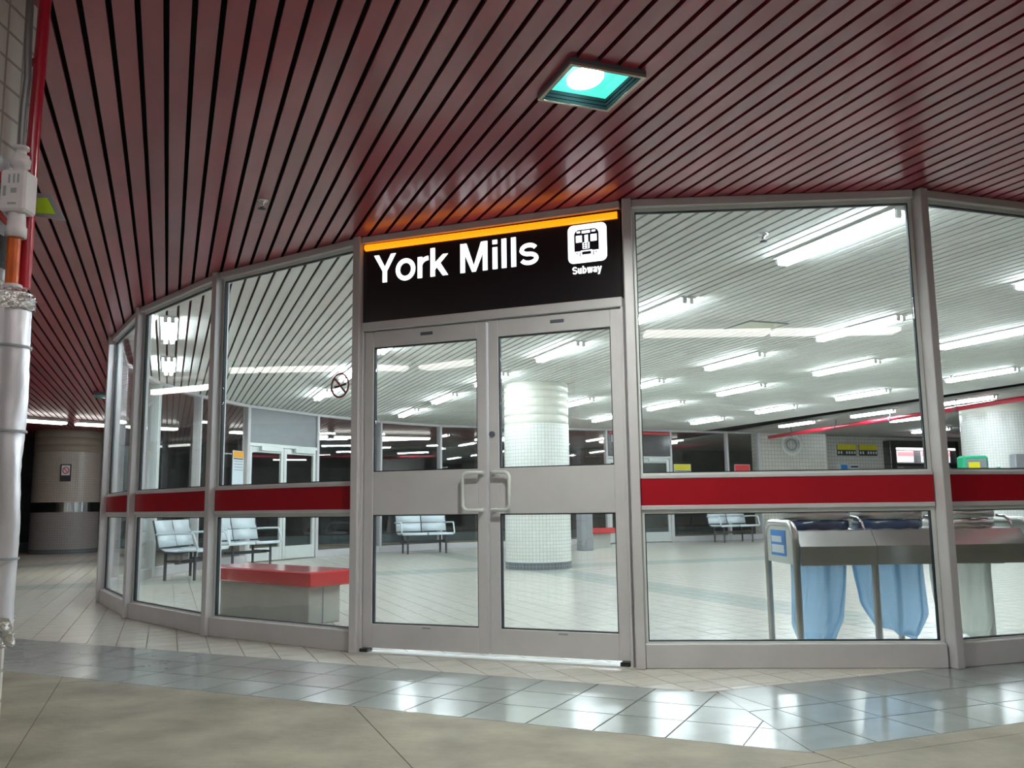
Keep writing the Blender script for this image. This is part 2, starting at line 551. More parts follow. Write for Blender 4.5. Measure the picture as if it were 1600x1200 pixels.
# straight grey border
rr = [RF, 3.18, 3.50, RB]
for k in range(-2, 40):
    v0 = 2.62 + k * 0.32
    for r in range(3):
        poly = [(rr[r], v0), (rr[r + 1], v0), (rr[r + 1], v0 + .32), (rr[r], v0 + .32)]
        mu, mv = RB - RF, 2.60 - 2.30
        poly = clip(poly, -mv, mu, -(mv * RB - mu * 2.60))
        if len(poly) < 3 or area(poly) < 0.003: continue
        cu = sum(p[0] for p in poly) / len(poly); cv = sum(p[1] for p in poly) / len(poly)
        d = in_view(cu, cv)
        if d is None: continue
        tiles.append((area(poly) / d ** 3, poly, 'grey_tile', d))
tiles.sort(key=lambda t: -t[0])
NTILE = 284
rest = {}
for i, (s, poly, m, d) in enumerate(tiles):
    g = 0.0035 if m != 'beige_tile' else 0.003
    pl = inset(poly, g)
    pts = [W(p[0], p[1])[:2] for p in pl]
    # make the winding counter-clockwise seen from above
    ar = sum(pts[k][0] * pts[(k + 1) % len(pts)][1] - pts[(k + 1) % len(pts)][0] * pts[k][1] for k in range(len(pts)))
    if ar < 0: pts = pts[::-1]
    if i < NTILE:
        MB().prism(pts, -0.008, 0.0).build('tile', m, floor)
    else:
        mb = rest.setdefault(m, MB())
        n = len(pts)
        mb.add([(p[0], p[1], 0.0) for p in pts] + [(p[0], p[1], -0.007) for p in pts],
               [tuple(range(n))] + [(k, k + n, (k + 1) % n + n, (k + 1) % n) for k in range(n)])
for m, mb in rest.items():
    tag(mb.build('tile_field', m, floor), kind='stuff')
# concrete slabs of the outer platform
vj = [-9.1, -7.67, -6.24, -4.81, -3.38, -1.95, -0.52, 0.86, 2.30, 3.73, 5.16, 6.59, 8.02]
uj = [-4.0, -2.6, -1.2, 0.0, 1.38, 2.74, 5.6, 8.4, 11.2, 14]
for a, b in zip(vj, vj[1:]):
    for c, d in zip(uj, uj[1:]):
        poly = [(c, a), (d, a), (d, b), (c, b)]
        poly = clip(poly, -NU, -NV, -CF) if b < 2.35 else clip(poly, -1, 0, -RF)
        if len(poly) < 3 or area(poly) < 0.02: continue
        pl = inset(poly, 0.003)
        pts = [W(p[0], p[1])[:2] for p in pl]
        ar = sum(pts[k][0] * pts[(k + 1) % len(pts)][1] - pts[(k + 1) % len(pts)][0] * pts[k][1] for k in range(len(pts)))
        if ar < 0: pts = pts[::-1]
        if W(*pl[0]).y < -3: continue
        MB().prism(pts, -0.01, 0.0).build('slab', 'concrete', floor)

# ------------------------------------------------------------------ ceilings: one object per slat
PITCHV, V0, GAP = 0.0998, -0.072, 0.022
pl_out = MB().prism([W(-5, -16)[:2], W(-5, 26)[:2], W(30, 26)[:2], W(30, -16)[:2]], H + 0.10, H + 0.13)
ceil_out = tag(pl_out.build('ceiling', 'plenum'), 'dark red metal slat ceiling over the outer walkway', None, None, 'structure')
hall = [W(*p)[:2] for p in P] + [W(3.86, 12.85)[:2], W(19.5, 12.85)[:2]] + [W(*f)[:2] for f in F if f[1] < 12.8][::-1]
hall_in = [W(*p)[:2] for p in P if p[1] < 12.8] + [W(3.86, 12.8)[:2], W(19.5, 12.8)[:2]] + [W(*f)[:2] for f in F if f[1] < 12.8][::-1]
ceil_in = tag(MB().prism(hall_in, H + 0.055, H + 0.07).build('ceiling.001', 'plenum_in'), 'white metal slat ceiling inside the glass hall', None, None, 'structure')


def slat(ua0, ua1, ub0, ub1, va, vb):
    """trapezoid slat between v=va (u from ua0 to ua1) and v=vb"""
    pts = [W(ua0, va)[:2], W(ub0, vb)[:2], W(ub1, vb)[:2], W(ua1, va)[:2]]
    return MB().prism(pts, H, H + 0.018)


def uvs(k):
    va = V0 + k * PITCHV + GAP / 2
    return va, va + PITCHV - GAP


rest_red, n_red = MB(), 0
HOLE = (3.15, 3.525, 1.503, 1.865)
for k in range(-120, 135):
    va, vb = uvs(k)
    na, nb = interp(P, va), interp(P, vb)
    fa, fb = interp(F, va), interp(F, vb)
    segs = []
    if na is None or nb is None:
        if nb is not None:
            nb2 = nb
        segs = [(-3, -3 if nb is None else -3, 26.5)]
        if nb is None:
            mb = slat(-3, 26.4, -3, 26.4, va, vb)
            if k > -75:
                mb.build('slat', 'slat_red', ceil_out); n_red += 1
            else:
                rest_red.add(mb.v, mb.f)
            continue
        na = nb + 0.1; fa = fb - 0.1
    c = 0.02
    lo = -3
    if vb > HOLE[2] and va < HOLE[3]:
        # cut round the recessed lamp
        mb = slat(lo, HOLE[0] + .01, lo, HOLE[0] + .01, va, vb); mb.build('slat', 'slat_red', ceil_out)
        if va < HOLE[2] - .01: slat(HOLE[0] + .01, HOLE[1] - .01, HOLE[0] + .01, HOLE[1] - .01, va, HOLE[2]).build('slat', 'slat_red', ceil_out)
        if vb > HOLE[3] + .01: slat(HOLE[0] + .01, HOLE[1] - .01, HOLE[0] + .01, HOLE[1] - .01, HOLE[3], vb).build('slat', 'slat_red', ceil_out)
        lo = HOLE[1] - .01
        n_red += 1
    mb = slat(lo, na - c, lo, nb - c, va, vb)
    if va < 11 and n_red < 255:
        mb.build('slat', 'slat_red', ceil_out); n_red += 1
    else:
        rest_red.add(mb.v, mb.f)
    if va < 14.4:
        mb = slat(fa + c, 26.4, fb + c, 26.4, va, vb)
        rest_red.add(mb.v, mb.f)
tag(rest_red.build('slat_field', 'slat_red', ceil_out), kind='stuff')
for k in range(-4, 129):
    va, vb = uvs(k)
    na, nb = interp(P, va), interp(P, vb); fa, fb = interp(F, va), interp(F, vb)
    if na is None or nb is None: continue
    if vb > 12.8: break
    e = 0.20
    if fa - na < 0.8: continue
    slat(na + e, fa - 0.05, nb + e, fb - 0.05, va, vb).build('slat', 'slat_white', ceil_in)
# flat margin between the glass line and the slats
for a, b in zip(P[:-1], P[1:]):
    if b[1] > 12.9: b = (3.86, 12.8)
    A, B = W(*a), W(*b)
    t = (B - A).normalized(); nrm = Vector((-t.y, t.x, 0))
    q = [A + nrm * 0.03, B + nrm * 0.03, B + nrm * 0.19, A + nrm * 0.19]
    MB().prism([p[:2] for p in q], H + 0.001, H + 0.02).build('margin_panel', 'slat_white', ceil_in)

# plain ceiling beyond the dark slot
pc = MB().prism([W(3.0, 13.2)[:2], W(3.0, 25)[:2], W(27, 25)[:2], W(27, 14.55)[:2], W(16.0, 13.55)[:2]], H - 0.02, H + 0.05)
tag(pc.build('ceiling.002', 'plain_ceiling'), 'plain grey ceiling beyond the dark slot', None, None, 'structure')


# ------------------------------------------------------------------ glazing bays
def frame_of(a, b):
    A, B = W(*a), W(*b)
    d = B - A
    return A, math.atan2(d.y, d.x), d.length


def mullion(name_parent, x, z1, parent, hw=0.028, d0=-0.075, d1=0.055):
    return MB().bbox(x - hw, x + hw, d0, d1, 0, z1, 0.004).build('mullion', 'alu', parent)


def pane_with_gasket(parent, x0, x1, z0, z1, glass='glass', y=0.0, rim=True):
    if rim:
        # light inner bead and dark rubber line around the pane
        b = 0.022
        mb = MB()
        mb.box(x0, x1, y - 0.012, y + 0.03, z1 - b, z1); mb.box(x0, x1, y - 0.012, y + 0.03, z0, z0 + b * 0.5)
        mb.box(x0, x0 + b, y - 0.012, y + 0.03, z0 + b * 0.5, z1 - b); mb.box(x1 - b, x1, y - 0.012, y + 0.03, z0 + b * 0.5, z1 - b)
        mb.build('glazing_bead', 'alu_light', parent)
        g = 0.006
        a0, a1, c0, c1 = x0 + b, x1 - b, z0 + b * 0.5, z1 - b
        mb = MB()
        mb.box(a0, a1, y - 0.008, y + 0.02, c1 - g, c1); mb.box(a0, a1, y - 0.008, y + 0.02, c0, c0 + g)
        mb.box(a0, a0 + g, y - 0.008, y + 0.02, c0 + g, c1 - g); mb.box(a1 - g, a1, y - 0.008, y + 0.02, c0 + g, c1 - g)
        mb.build('gasket', 'gasket', parent)
        x0, x1, z0, z1 = a0 + g, a1 - g, c0 + g, c1 - g
    return MB().box(x0, x1, y - 0.001, y + 0.007, z0, z1).build('pane', glass, parent)


def bay(n, a, b, label, glass='glass', near=True, first=True, band=True):
    loc, rz, L = frame_of(a, b)
    e = tag(empty('window_%d' % n, loc, rz), label, None, None, 'structure')
    if first:
        mullion(e, 0.0, H, e)
    x0, x1 = 0.03, L - 0.03
    MB().bbox(x0, x1, -0.05, 0.05, 2.738, H, 0.004).build('head', 'alu', e)
    MB().bbox(x0, x1, -0.045, 0.045, 0.0, 0.135, 0.004).build('sill', 'alu', e)
    if band:
        MB().bbox(x0, x1, -0.03, 0.035, 1.08, 1.102, 0.003).build('band_trim', 'alu', e)
        MB().bbox(x0, x1, -0.03, 0.035, 0.898, 0.924, 0.003).build('band_trim', 'alu', e)
        MB().box(x0, x1, -0.024, 0.024, 0.924, 1.08).build('band_panel', 'red_band', e)
        pane_with_gasket(e, x0, x1, 1.102, 2.738, glass, rim=near)
        pane_with_gasket(e, x0, x1, 0.135, 0.898, glass, rim=near)
    else:
        pane_with_gasket(e, x0, x1, 0.135, 2.738, glass, rim=False)
    return e


nb = 1
names = ['narrow glass bay at the far curved end', 'glass bay second from the curved end with red band', 'glass bay beside the doors with no smoking decal', None,
         'wide glass bay beside the doors in front of the recycling bins', 'glass bay past the wide one, at the picture edge', 'outer glass bay beyond the picture edge',
         'further outer glass bay beyond the picture edge', 'last but one outer glass bay', 'last outer glass bay']
bays = {}
for i in range(len(P) - 1):
    if i == 3:
        continue
    bays[i] = bay(nb, P[i], P[i + 1], names[i], near=(i < 6)); nb += 1
bay(nb, F[0], P[0], 'short end bay of the glass hall', near=False); nb += 1
fl = ['inner side bay behind the slatted bench', 'inner bay with two seat bench before it', 'inner bay with orange topped notice', None, 'inner bay after the far doors',
      'inner bay behind the middle bench', 'long inner bay behind the round column', 'inner bay behind the far red bench', None, 'inner bay with yellow topped notice', 'inner bay with red topped notice']
fbays = {}
for i in range(len(F) - 1):
    if i in (3, 8):
        continue
    # band is lower on the far side: clear full panes
    fbays[i] = bay(nb, F[i + 1], F[i], fl[i], glass='glass_far', near=False, band=False); nb += 1
loc, rz, L = frame_of(F[1], F[0])
MB().bbox(-0.06, 0.06, -0.1, 0.06, 0, H, 0.01).build('corner_post', 'alu_light', fbays[0])

# ------------------------------------------------------------------ entrance: sign, transom, doors
dl, drz, DL = frame_of(P[3], P[4])
tr = tag(empty('trim_1', dl, drz), 'grey metal frame around the double doors', None, None, 'structure')
mullion(tr, 0.0, H, tr)
MB().bbox(0.03, DL - 0.03, -0.05, 0.05, 2.738, H, 0.004).build('head', 'alu', tr)
MB().bbox(0.03, DL - 0.03, -0.05, 0.05, 2.122, 2.182, 0.004).build('transom', 'alu', tr)
MB().bbox(0.028, 0.044, -0.045, 0.05, 0, 2.122, 0.002).build('jamb', 'alu', tr)
MB().bbox(DL - 0.044, DL - 0.028, -0.045, 0.05, 0, 2.122, 0.002).build('jamb', 'alu', tr)
MB().box(0.03, DL - 0.03, -0.05, 0.05, 0.0, 0.008).build('threshold', 'alu_light', tr)
for x in (0.07, DL - 0.075):
    MB().bbox(x - 0.03, x + 0.03, -0.055, 0.02, 0.008, 0.03, 0.004).build('floor_pivot', 'black_face', tr)


def leaf(n, x0, x1, handle_side, label):
    e = tag(empty('door_%d' % n, dl, drz), label, None, None, 'structure')
    z0, z1 = 0.034, 2.117
    st = 0.068
    y0, y1 = -0.024, 0.024
    MB().bbox(x0, x0 + st, y0, y1, z0, z1, 0.003).build('stile', 'alu', e)
    MB().bbox(x1 - st, x1, y0, y1, z0, z1, 0.003).build('stile', 'alu', e)
    a, b = x0 + st, x1 - st
    MB().bbox(a, b, y0, y1, 2.008, z1, 0.003).build('top_rail', 'alu', e)
    MB().bbox(a, b, y0 + .002, y1, 0.884, 1.168, 0.003).build('middle_panel', 'alu', e)
    MB().bbox(a, b, y0, y1, z0, 0.186, 0.003).build('bottom_rail', 'alu', e)
    for (c, d) in ((1.168, 2.008), (0.186, 0.884)):
        g = 0.007
        mb = MB()
        mb.box(a, b, -0.014, 0.014, d - g, d); mb.box(a, b, -0.014, 0.014, c, c + g)
        mb.box(a, a + g, -0.014, 0.014, c + g, d - g); mb.box(b - g, b, -0.014, 0.014, c + g, d - g)
        mb.build('gasket', 'gasket', e)
        MB().box(a + g, b - g, -0.004, 0.003, c + g, d - g).build('pane', 'glass', e)
    # pull handle: D-shaped tube offset towards the middle of the leaf
    s = handle_side
    hx = (x1 - 0.034) if s < 0 else (x0 + 0.034)
    gx = hx + s * 0.118
    zt, zb, yy = 1.142, 0.908, -0.065
    pts = [(hx, y0, zt), (hx, yy, zt), (hx + s * 0.012, yy - 0.004, zt), (gx - s * 0.03, yy - .004, zt), (gx - s * 0.01, yy - .004, zt - 0.01), (gx, yy - .004, zt - 0.03),
           (gx, yy - .004, zb + 0.03), (gx - s * 0.01, yy - .004, zb + 0.01), (gx - s * 0.03, yy - .004, zb), (hx + s * 0.012, yy - .004, zb), (hx, yy, zb), (hx, y0, zb)]
    hd = MB().tube(pts, 0.0115, 10).build('handle', 'alu_light', e)
    for z in (zt, zb):
        MB().tube([(hx, y0 - 0.006, z), (hx, y0 + 0.001, z)], 0.019, 12).build('rose', 'alu', hd)
    cx = (a + b) / 2 + (0.02 if n == 1 else 0.03)
    MB().bbox(cx - 0.045, cx + 0.045, y0 - 0.004, y0 + 0.001, 2.062, 2.083, 0.002).build('maker_plate', 'fixture_dark', e)
    MB().bbox(cx - 0.03, cx + 0.03, y0 - 0.003, y0 + 0.001, 0.166, 0.176, 0.001).build('maker_plate', 'print_grey', e)
    if n == 2:
        MB().tube([(x0 + 0.022, y0 - 0.008, 1.383), (x0 + 0.022, y0 + 0.001, 1.383)], 0.019, 16).build('lock_cylinder', 'fixture_dark', e)
    return e


leaf(1, 0.047, 0.946, -1, 'grey metal entrance door leaf with handle, hinged beside the decal bay')
leaf(2, 0.960, DL - 0.047, 1, 'grey metal entrance door leaf with lock, hinged beside the wide bay')

# ---- illuminated sign over the doors
sg = tag(empty('station_sign', dl, drz), 'black backlit York Mills Subway sign above the entrance doors', 'sign')
FY = -0.03
MB().bbox(0.030, DL - 0.030, FY, 0.045, 2.184, 2.736, 0.004).build('cabinet', 'black_face', sg)
MB().tube([(0.052, FY - 0.006, 2.708), (1.838, FY - 0.006, 2.700)], 0.0225, 12).build('light_tube', 'sign_orange', sg)


def stroke(mb, pts, wd, y):
    """flat ribbon of width wd along (x,z) points"""
    n = len(pts)
    L, R = [], []
    for i in range(n):
        p = Vector(pts[i])
        d0 = (p - Vector(pts[i - 1])).normalized() if i else None
        d1 = (Vector(pts[i + 1]) - p).normalized() if i < n - 1 else None
        if d0 is None: d = d1; k = 1
        elif d1 is None: d = d0; k = 1
        else:
            d = (d0 + d1).normalized(); k = 1 / max(0.5, d.dot(d0))
        nn = Vector((-d.y, d.x)) * wd / 2 * k
        L.append(p + nn); R.append(p - nn)
    m = len(mb.v)
    vs = [(q.x, y, q.y) for q in L] + [(q.x, y, q.y) for q in R] + [(q.x, y + 0.004, q.y) for q in L] + [(q.x, y + 0.004, q.y) for q in R]
    fs = []
    for i in range(n - 1):
        fs.append((i, n + i, n + i + 1, i + 1))
        fs.append((i, i + 1, 2 * n + i + 1, 2 * n + i)); fs.append((n + i, 3 * n + i, 3 * n + i + 1, n + i + 1))
    fs.append((0, 2 * n, 3 * n, n)); fs.append((n - 1, 2 * n - 1, 4 * n - 1, 3 * n - 1))
    mb.add(vs, fs)


def arc(cx, cz, rx, rz_, a0, a1, n=20):
    return [(cx + rx * math.cos(math.radians(a0 + (a1 - a0) * i / n)), cz + rz_ * math.sin(math.radians(a0 + (a1 - a0) * i / n))) for i in range(n + 1)]


def glyph(ch, x0, x1, zb, cap, wd, mats, parent, y):
    """sans-serif letter drawn between x0 and x1 on baseline zb"""
    xh = cap * 0.745
    h2 = wd / 2
    mb = MB()
    wv = wd * 0.88   # horizontal strokes a little thinner
    w_ = x1 - x0
    cx = (x0 + x1) / 2
    if ch == 'Y':
        stroke(mb, [(cx, zb), (cx, zb + cap * 0.42)], wd, y)
        mb.prism_xz([(x0, zb + cap), (x0 + wd * 1.12, zb + cap), (cx + h2 * .95, zb + cap * 0.40), (cx - h2, zb + cap * 0.40)], y, y + .004)
        mb.prism_xz([(x1 - wd * 1.12, zb + cap), (x1, zb + cap), (cx + h2, zb + cap * 0.40), (cx - h2 * .95, zb + cap * 0.40)], y, y + .004)
    elif ch == 'o':
        pts = arc(cx, zb + xh / 2, w_ / 2 - h2, xh / 2 + 0.003 * cap / .195 - wv / 2, 0, 360, 36)
        stroke(mb, pts, wd * 0.95, y)
    elif ch == 'r':
        stroke(mb, [(x0 + h2, zb), (x0 + h2, zb + xh)], wd, y)
        r = w_ - h2
        stroke(mb, arc(x1 + 0.002, zb + xh * 0.56, r, xh * 0.44 - wv * .45, 165, 92, 10), wv, y)
    elif ch == 'k':
        stroke(mb, [(x0 + h2, zb), (x0 + h2, zb + cap)], wd, y)
        mb.prism_xz([(x0 + wd * .9, zb + xh * 0.30), (x0 + wd * .9, zb + xh * 0.62), (x1 - wd * 1.15, zb + xh), (x1 - wd * 0.02, zb + xh)], y, y + .004)
        mb.prism_xz([(x0 + wd * 1.15, zb + xh * 0.50), (x0 + wd * 2.0, zb + xh * 0.68), (x1, zb), (x1 - wd * 1.18, zb)], y, y + .004)
    elif ch == 'M':
        stroke(mb, [(x0 + h2, zb), (x0 + h2, zb + cap)], wd, y)
        stroke(mb, [(x1 - h2, zb), (x1 - h2, zb + cap)], wd, y)
        mb.prism_xz([(x0, zb + cap), (x0 + wd * 1.35, zb + cap), (cx + h2 * .8, zb), (cx - h2 * .8, zb)], y, y + .004)
        mb.prism_xz([(x1 - wd * 1.35, zb + cap), (x1, zb + cap), (cx + h2 * .8, zb), (cx - h2 * .8, zb)], y, y + .004)
    elif ch == 'i':
        stroke(mb, [(cx, zb), (cx, zb + xh)], wd, y)
        stroke(mb, [(cx, zb + cap - wd * 0.85), (cx, zb + cap)], wd, y)
    elif ch == 'l':
        stroke(mb, [(cx, zb), (cx, zb + cap)], wd, y)
    elif ch in 'sS':
        hh = xh if ch == 's' else cap
        rx = w_ / 2 - h2 * .9; q = (hh - wv) / 4
        zt = zb + hh - wv / 2 - q; zl = zb + wv / 2 + q
        pts = arc(cx, zt, rx * .95, q, 20, 180, 12) + arc(cx, zt, rx, q, 190, 255, 6) + arc(cx, zl, rx, q, 75, 0, 6) + arc(cx, zl, rx, q, -10, -160, 12)
        stroke(mb, pts, wv * .95, y)
    elif ch == 'u':
        stroke(mb, [(x1 - h2, zb), (x1 - h2, zb + xh)], wd, y)
        stroke(mb, [(x0 + h2, zb + xh)] + arc(cx, zb + xh * .36, w_ / 2 - h2, xh * .36 - wv / 2, 180, 360, 12), wd, y)
    elif ch == 'b':
        stroke(mb, [(x0 + h2, zb), (x0 + h2, zb + cap)], wd, y)
        stroke(mb, arc(cx, zb + xh / 2, w_ / 2 - h2, xh / 2 - wv / 2, 0, 360, 24), wd * .95, y)
    elif ch == 'a':
        stroke(mb, [(x1 - h2, zb)] + [(x1 - h2, zb + xh * .6)] + arc(cx, zb + xh * .66, w_ / 2 - h2, xh * .34 - wv / 2, 0, 165, 10), wd * .95, y)
        stroke(mb, arc(cx - .001, zb + xh * .28, w_ / 2 - h2, xh * .28 - wv / 2, 0, 360, 18), wd * .85, y)
    elif ch == 'w':
        q = w_ / 4
        for k, (a, b) in enumerate(((0, 1), (2, 1), (2, 3), (4, 3))):
            stroke(mb, [(x0 + h2 + (w_ - wd) * a / 4, zb + xh), (x0 + h2 + (w_ - wd) * b / 4, zb)], wd * .95, y)
    elif ch == 'y':
        stroke(mb, [(x0 + h2, zb + xh), (cx, zb)], wd, y)
        stroke(mb, [(x1 - h2, zb + xh), (cx - w_ * .12, zb - cap * .22), (x0 + w_ * .1, zb - cap * .24)], wd, y)
    o = mb.build('letter', mats, parent)
    return o


LY = FY - 0.004
for ch, a, b in (('Y', .117, .286), ('o', .286, .436), ('r', .454, .534), ('k', .550, .680), ('M', .770, .964), ('i', 1.001, 1.034), ('l', 1.064, 1.098), ('l', 1.130, 1.165), ('s', 1.187, 1.318)):
    glyph(ch, a, b, 2.452, 0.195, 0.033, 'sign_white', sg, LY)
for ch, a, b in (('S', 1.541, 1.573), ('u', 1.577, 1.601), ('b', 1.607, 1.633), ('w', 1.636, 1.674), ('a', 1.676, 1.701), ('y', 1.703, 1.731)):
    glyph(ch, a, b, 2.357, 0.047, 0.0085, 'sign_white', sg, LY)


def rrect(x0, x1, z0, z1, r, n=6):
    pts = []
    for cx, cz, a in ((x1 - r, z1 - r, 0), (x0 + r, z1 - r, 90), (x0 + r, z0 + r, 180), (x1 - r, z0 + r, 270)):
        pts += [(cx + r * math.cos(math.radians(a + 90 * i / n)), cz + r * math.sin(math.radians(a + 90 * i / n))) for i in range(n + 1)]
    return pts


pic = MB().prism_xz(rrect(1.516, 1.767, 2.425, 2.670, 0.035), LY, LY + .004).build('pictogram', 'sign_white', sg)
y1_ = LY - 0.0012
tb = MB()
# train front: body with the window and light openings left out
ink = [rrect(1.560, 1.566, 2.499, 2.606, .0005), ]
def ir(x0, x1, z0, z1): tb.box(x0, x1, y1_, LY + .001, z0, z1)
ir(1.558, 1.717, 2.499, 2.556); ir(1.558, 1.569, 2.556, 2.602); ir(1.609, 1.625, 2.556, 2.602); ir(1.649, 1.664, 2.556, 2.602); ir(1.705, 1.717, 2.556, 2.602)
tb.prism_xz([(1.558, 2.601), (1.717, 2.601), (1.716, 2.614), (1.708, 2.628), (1.692, 2.637), (1.583, 2.637), (1.567, 2.628), (1.559, 2.614)], y1_, LY + .001)
ir(1.607, 1.666, 2.476, 2.495); ir(1.591, 1.596, 2.466, 2.493); ir(1.679, 1.684, 2.466, 2.493); ir(1.572, 1.579, 2.483, 2.491); ir(1.695, 1.702, 2.483, 2.491)
tb.build('train_emblem', 'sign_ink', pic)
wb = MB()
y2_ = LY - 0.0022
for (a, b, c, d) in ((1.575, 1.598, 2.616, 2.628), (1.608, 1.663, 2.612, 2.629), (1.672, 1.697, 2.616, 2.628), (1.612, 1.657, 2.512, 2.553)):
    MB().prism_xz(rrect(a, b, c, d, .003, 2), y2_, LY).build('emblem_light', 'sign_white', pic)
kb = MB()
for i in range(2):
    for j in range(3):
        kb.box(1.619 + i * .019, 1.631 + i * .019, y2_ - .001, LY, 2.516 + j * .0125, 2.524 + j * .0125)
kb.build('emblem_grid', 'sign_ink', pic)
# white outline between body and coupler plate
MB().box(1.600, 1.673, y2_, LY, 2.497, 2.503).build('emblem_light', 'sign_white', pic)

# ---- no smoking decal on the bay beside the doors
dc = tag(empty('no_smoking_decal', *frame_of(P[2], P[3])[:2]), 'round red no smoking decal on the glass beside the doors', 'sticker')
cx, cz = 1.340, 1.776
ring = MB(); stroke(ring, arc(cx, cz, .082, .082, 0, 360, 40), 0.012, -0.006)
stroke(ring, [(cx - .056, cz + .056), (cx + .056, cz - .056)], 0.012, -0.006)
m_, nt_, b_ = newmat('decal_red'); b_.inputs['Base Color'].default_value = (0.30, 0.03, 0.04, 1)
ring.build('prohibition_ring', m_, dc)
ck = MB(); stroke(ck, [(cx - .055, cz - .010), (cx + .058, cz + .006)], 0.013, -0.0045)
stroke(ck, [(cx + .03, cz + .03), (cx + .055, cz + .035), (cx + .05, cz + .055)], 0.006, -0.0045)
ck.build('cigarette', 'print_black', dc)


# ------------------------------------------------------------------ fluorescent fixtures inside
def make_fixture():
    e = empty('fluorescent_light')
    hb = MB()
    hb.prism_xz([(-0.07, 0.0), (0.07, 0.0), (0.08, -0.012), (0.08, -0.018), (-0.08, -0.018), (-0.08, -0.012)], -0.61, 0.61)
    hb.build('housing', 'fixture_white', e)
    for x in (-0.033, 0.033):
        MB().tube([(x, -0.585, -0.046), (x, 0.585, -0.046)], 0.0185, 10).build('tube', 'tube', e)
        for y in (-0.598, 0.598):
            MB().bbox(x - 0.02, x + 0.02, y - 0.013, y + 0.013, -0.068, -0.017, 0.003).build('lamp_holder', 'fixture_white', e)
    return e


fx = make_fixture()
rowsv = [-0.05, 2.28, 4.32, 6.80, 8.62, 11.12, 13.55, 15.6]
cent = [4.80, 7.33, 9.58, 12.00, 14.35, 16.75]
ordn = ['first', 'second', 'third', 'fourth', 'fifth', 'sixth', 'seventh', 'eighth']
firstfx = True
for ri_, v in enumerate(rowsv):
    for ci, u in enumerate(cent):
        un, uf = interp(P, v), interp(F, v)
        if v < -0.4 or un is None: continue
        if v <= 13.2 and (u - 0.65 < un or u + 0.75 > uf): continue
        if ri_ == 0 and ci < 2: continue
        if ri_ == 7 and ci not in (4, 5): continue
        if ri_ == 7: u, v = ((15.05, 15.3), (17.5, 18.4))[ci - 4]
        if ri_ == 6 and ci == 0: continue
        if ri_ == 1 and ci == 5: continue
        o = fx if firstfx else copy_tree(fx)
        firstfx = False
        o.location = W(u, v, H - 0.0 if v < 13 else H - 0.024)
        o.rotation_euler = (0, 0, TH)
        tag(o, 'twin tube ceiling light, %s from the entrance glass, %s row from the curved end' % (ordn[ci], ordn[ri_]), 'ceiling light', 'fluorescent lights inside the hall')


# ------------------------------------------------------------------ lensed strips over the outer walkway (seen mirrored in the panes)
def make_strip():
    e = empty('strip_light')
    MB().bbox(-0.14, 0.14, -0.585, 0.585, -0.06, 0.0, 0.006).build('housing', 'fixture_white', e)
    MB().bbox(-0.115, 0.115, -0.575, 0.575, -0.105, -0.06, 0.012).build('lens', 'lens', e)
    return e


st_proto = make_strip()
poly_ring = [(13.0, -4.20), (7.0, -4.0), (3.85, -3.75), (2.45, -1.40), (1.00, 1.20), (-0.40, 3.75), (-0.95, 6.2)]
first = True
k = 0
NUMW = 'zero one two three four five six seven eight nine ten eleven twelve thirteen fourteen fifteen sixteen seventeen eighteen nineteen twenty twenty-one twenty-two twenty-three'.split()
for chain, glabel in ((poly_ring, 'white lensed strip light above the outer platform'), ([(18.7, -3.9), (20.0, -1.9), (21.35, 1.2), (22.4, 3.75), (22.6, 14.0)], 'white lensed strip light along the track side')):
    k = 0
    for a, b in zip(chain, chain[1:]):
        A, B = W(*a, H), W(*b, H)
        d = (B - A).normalized()
        A = A + d * 0.10; B = B - d * 0.10
        d = B - A
        n = max(1, round(d.length / 1.185))
        for j in range(n):
            if chain is not poly_ring and j % 3 == 2: continue
            p = A + d * ((j + 0.5) / n)
            o = st_proto if first else copy_tree(st_proto)
            first = False
            o.location = p
            o.rotation_euler = (0, 0, math.atan2(d.y, d.x) - math.pi / 2)
            o.scale = (1, d.length / n / 1.19, 1)
            k += 1
            tag(o, glabel + ', number %s from its end' % NUMW[k], 'ceiling light', 'strip lights above the outer platform' if chain is poly_ring else 'strip lights along the track side')


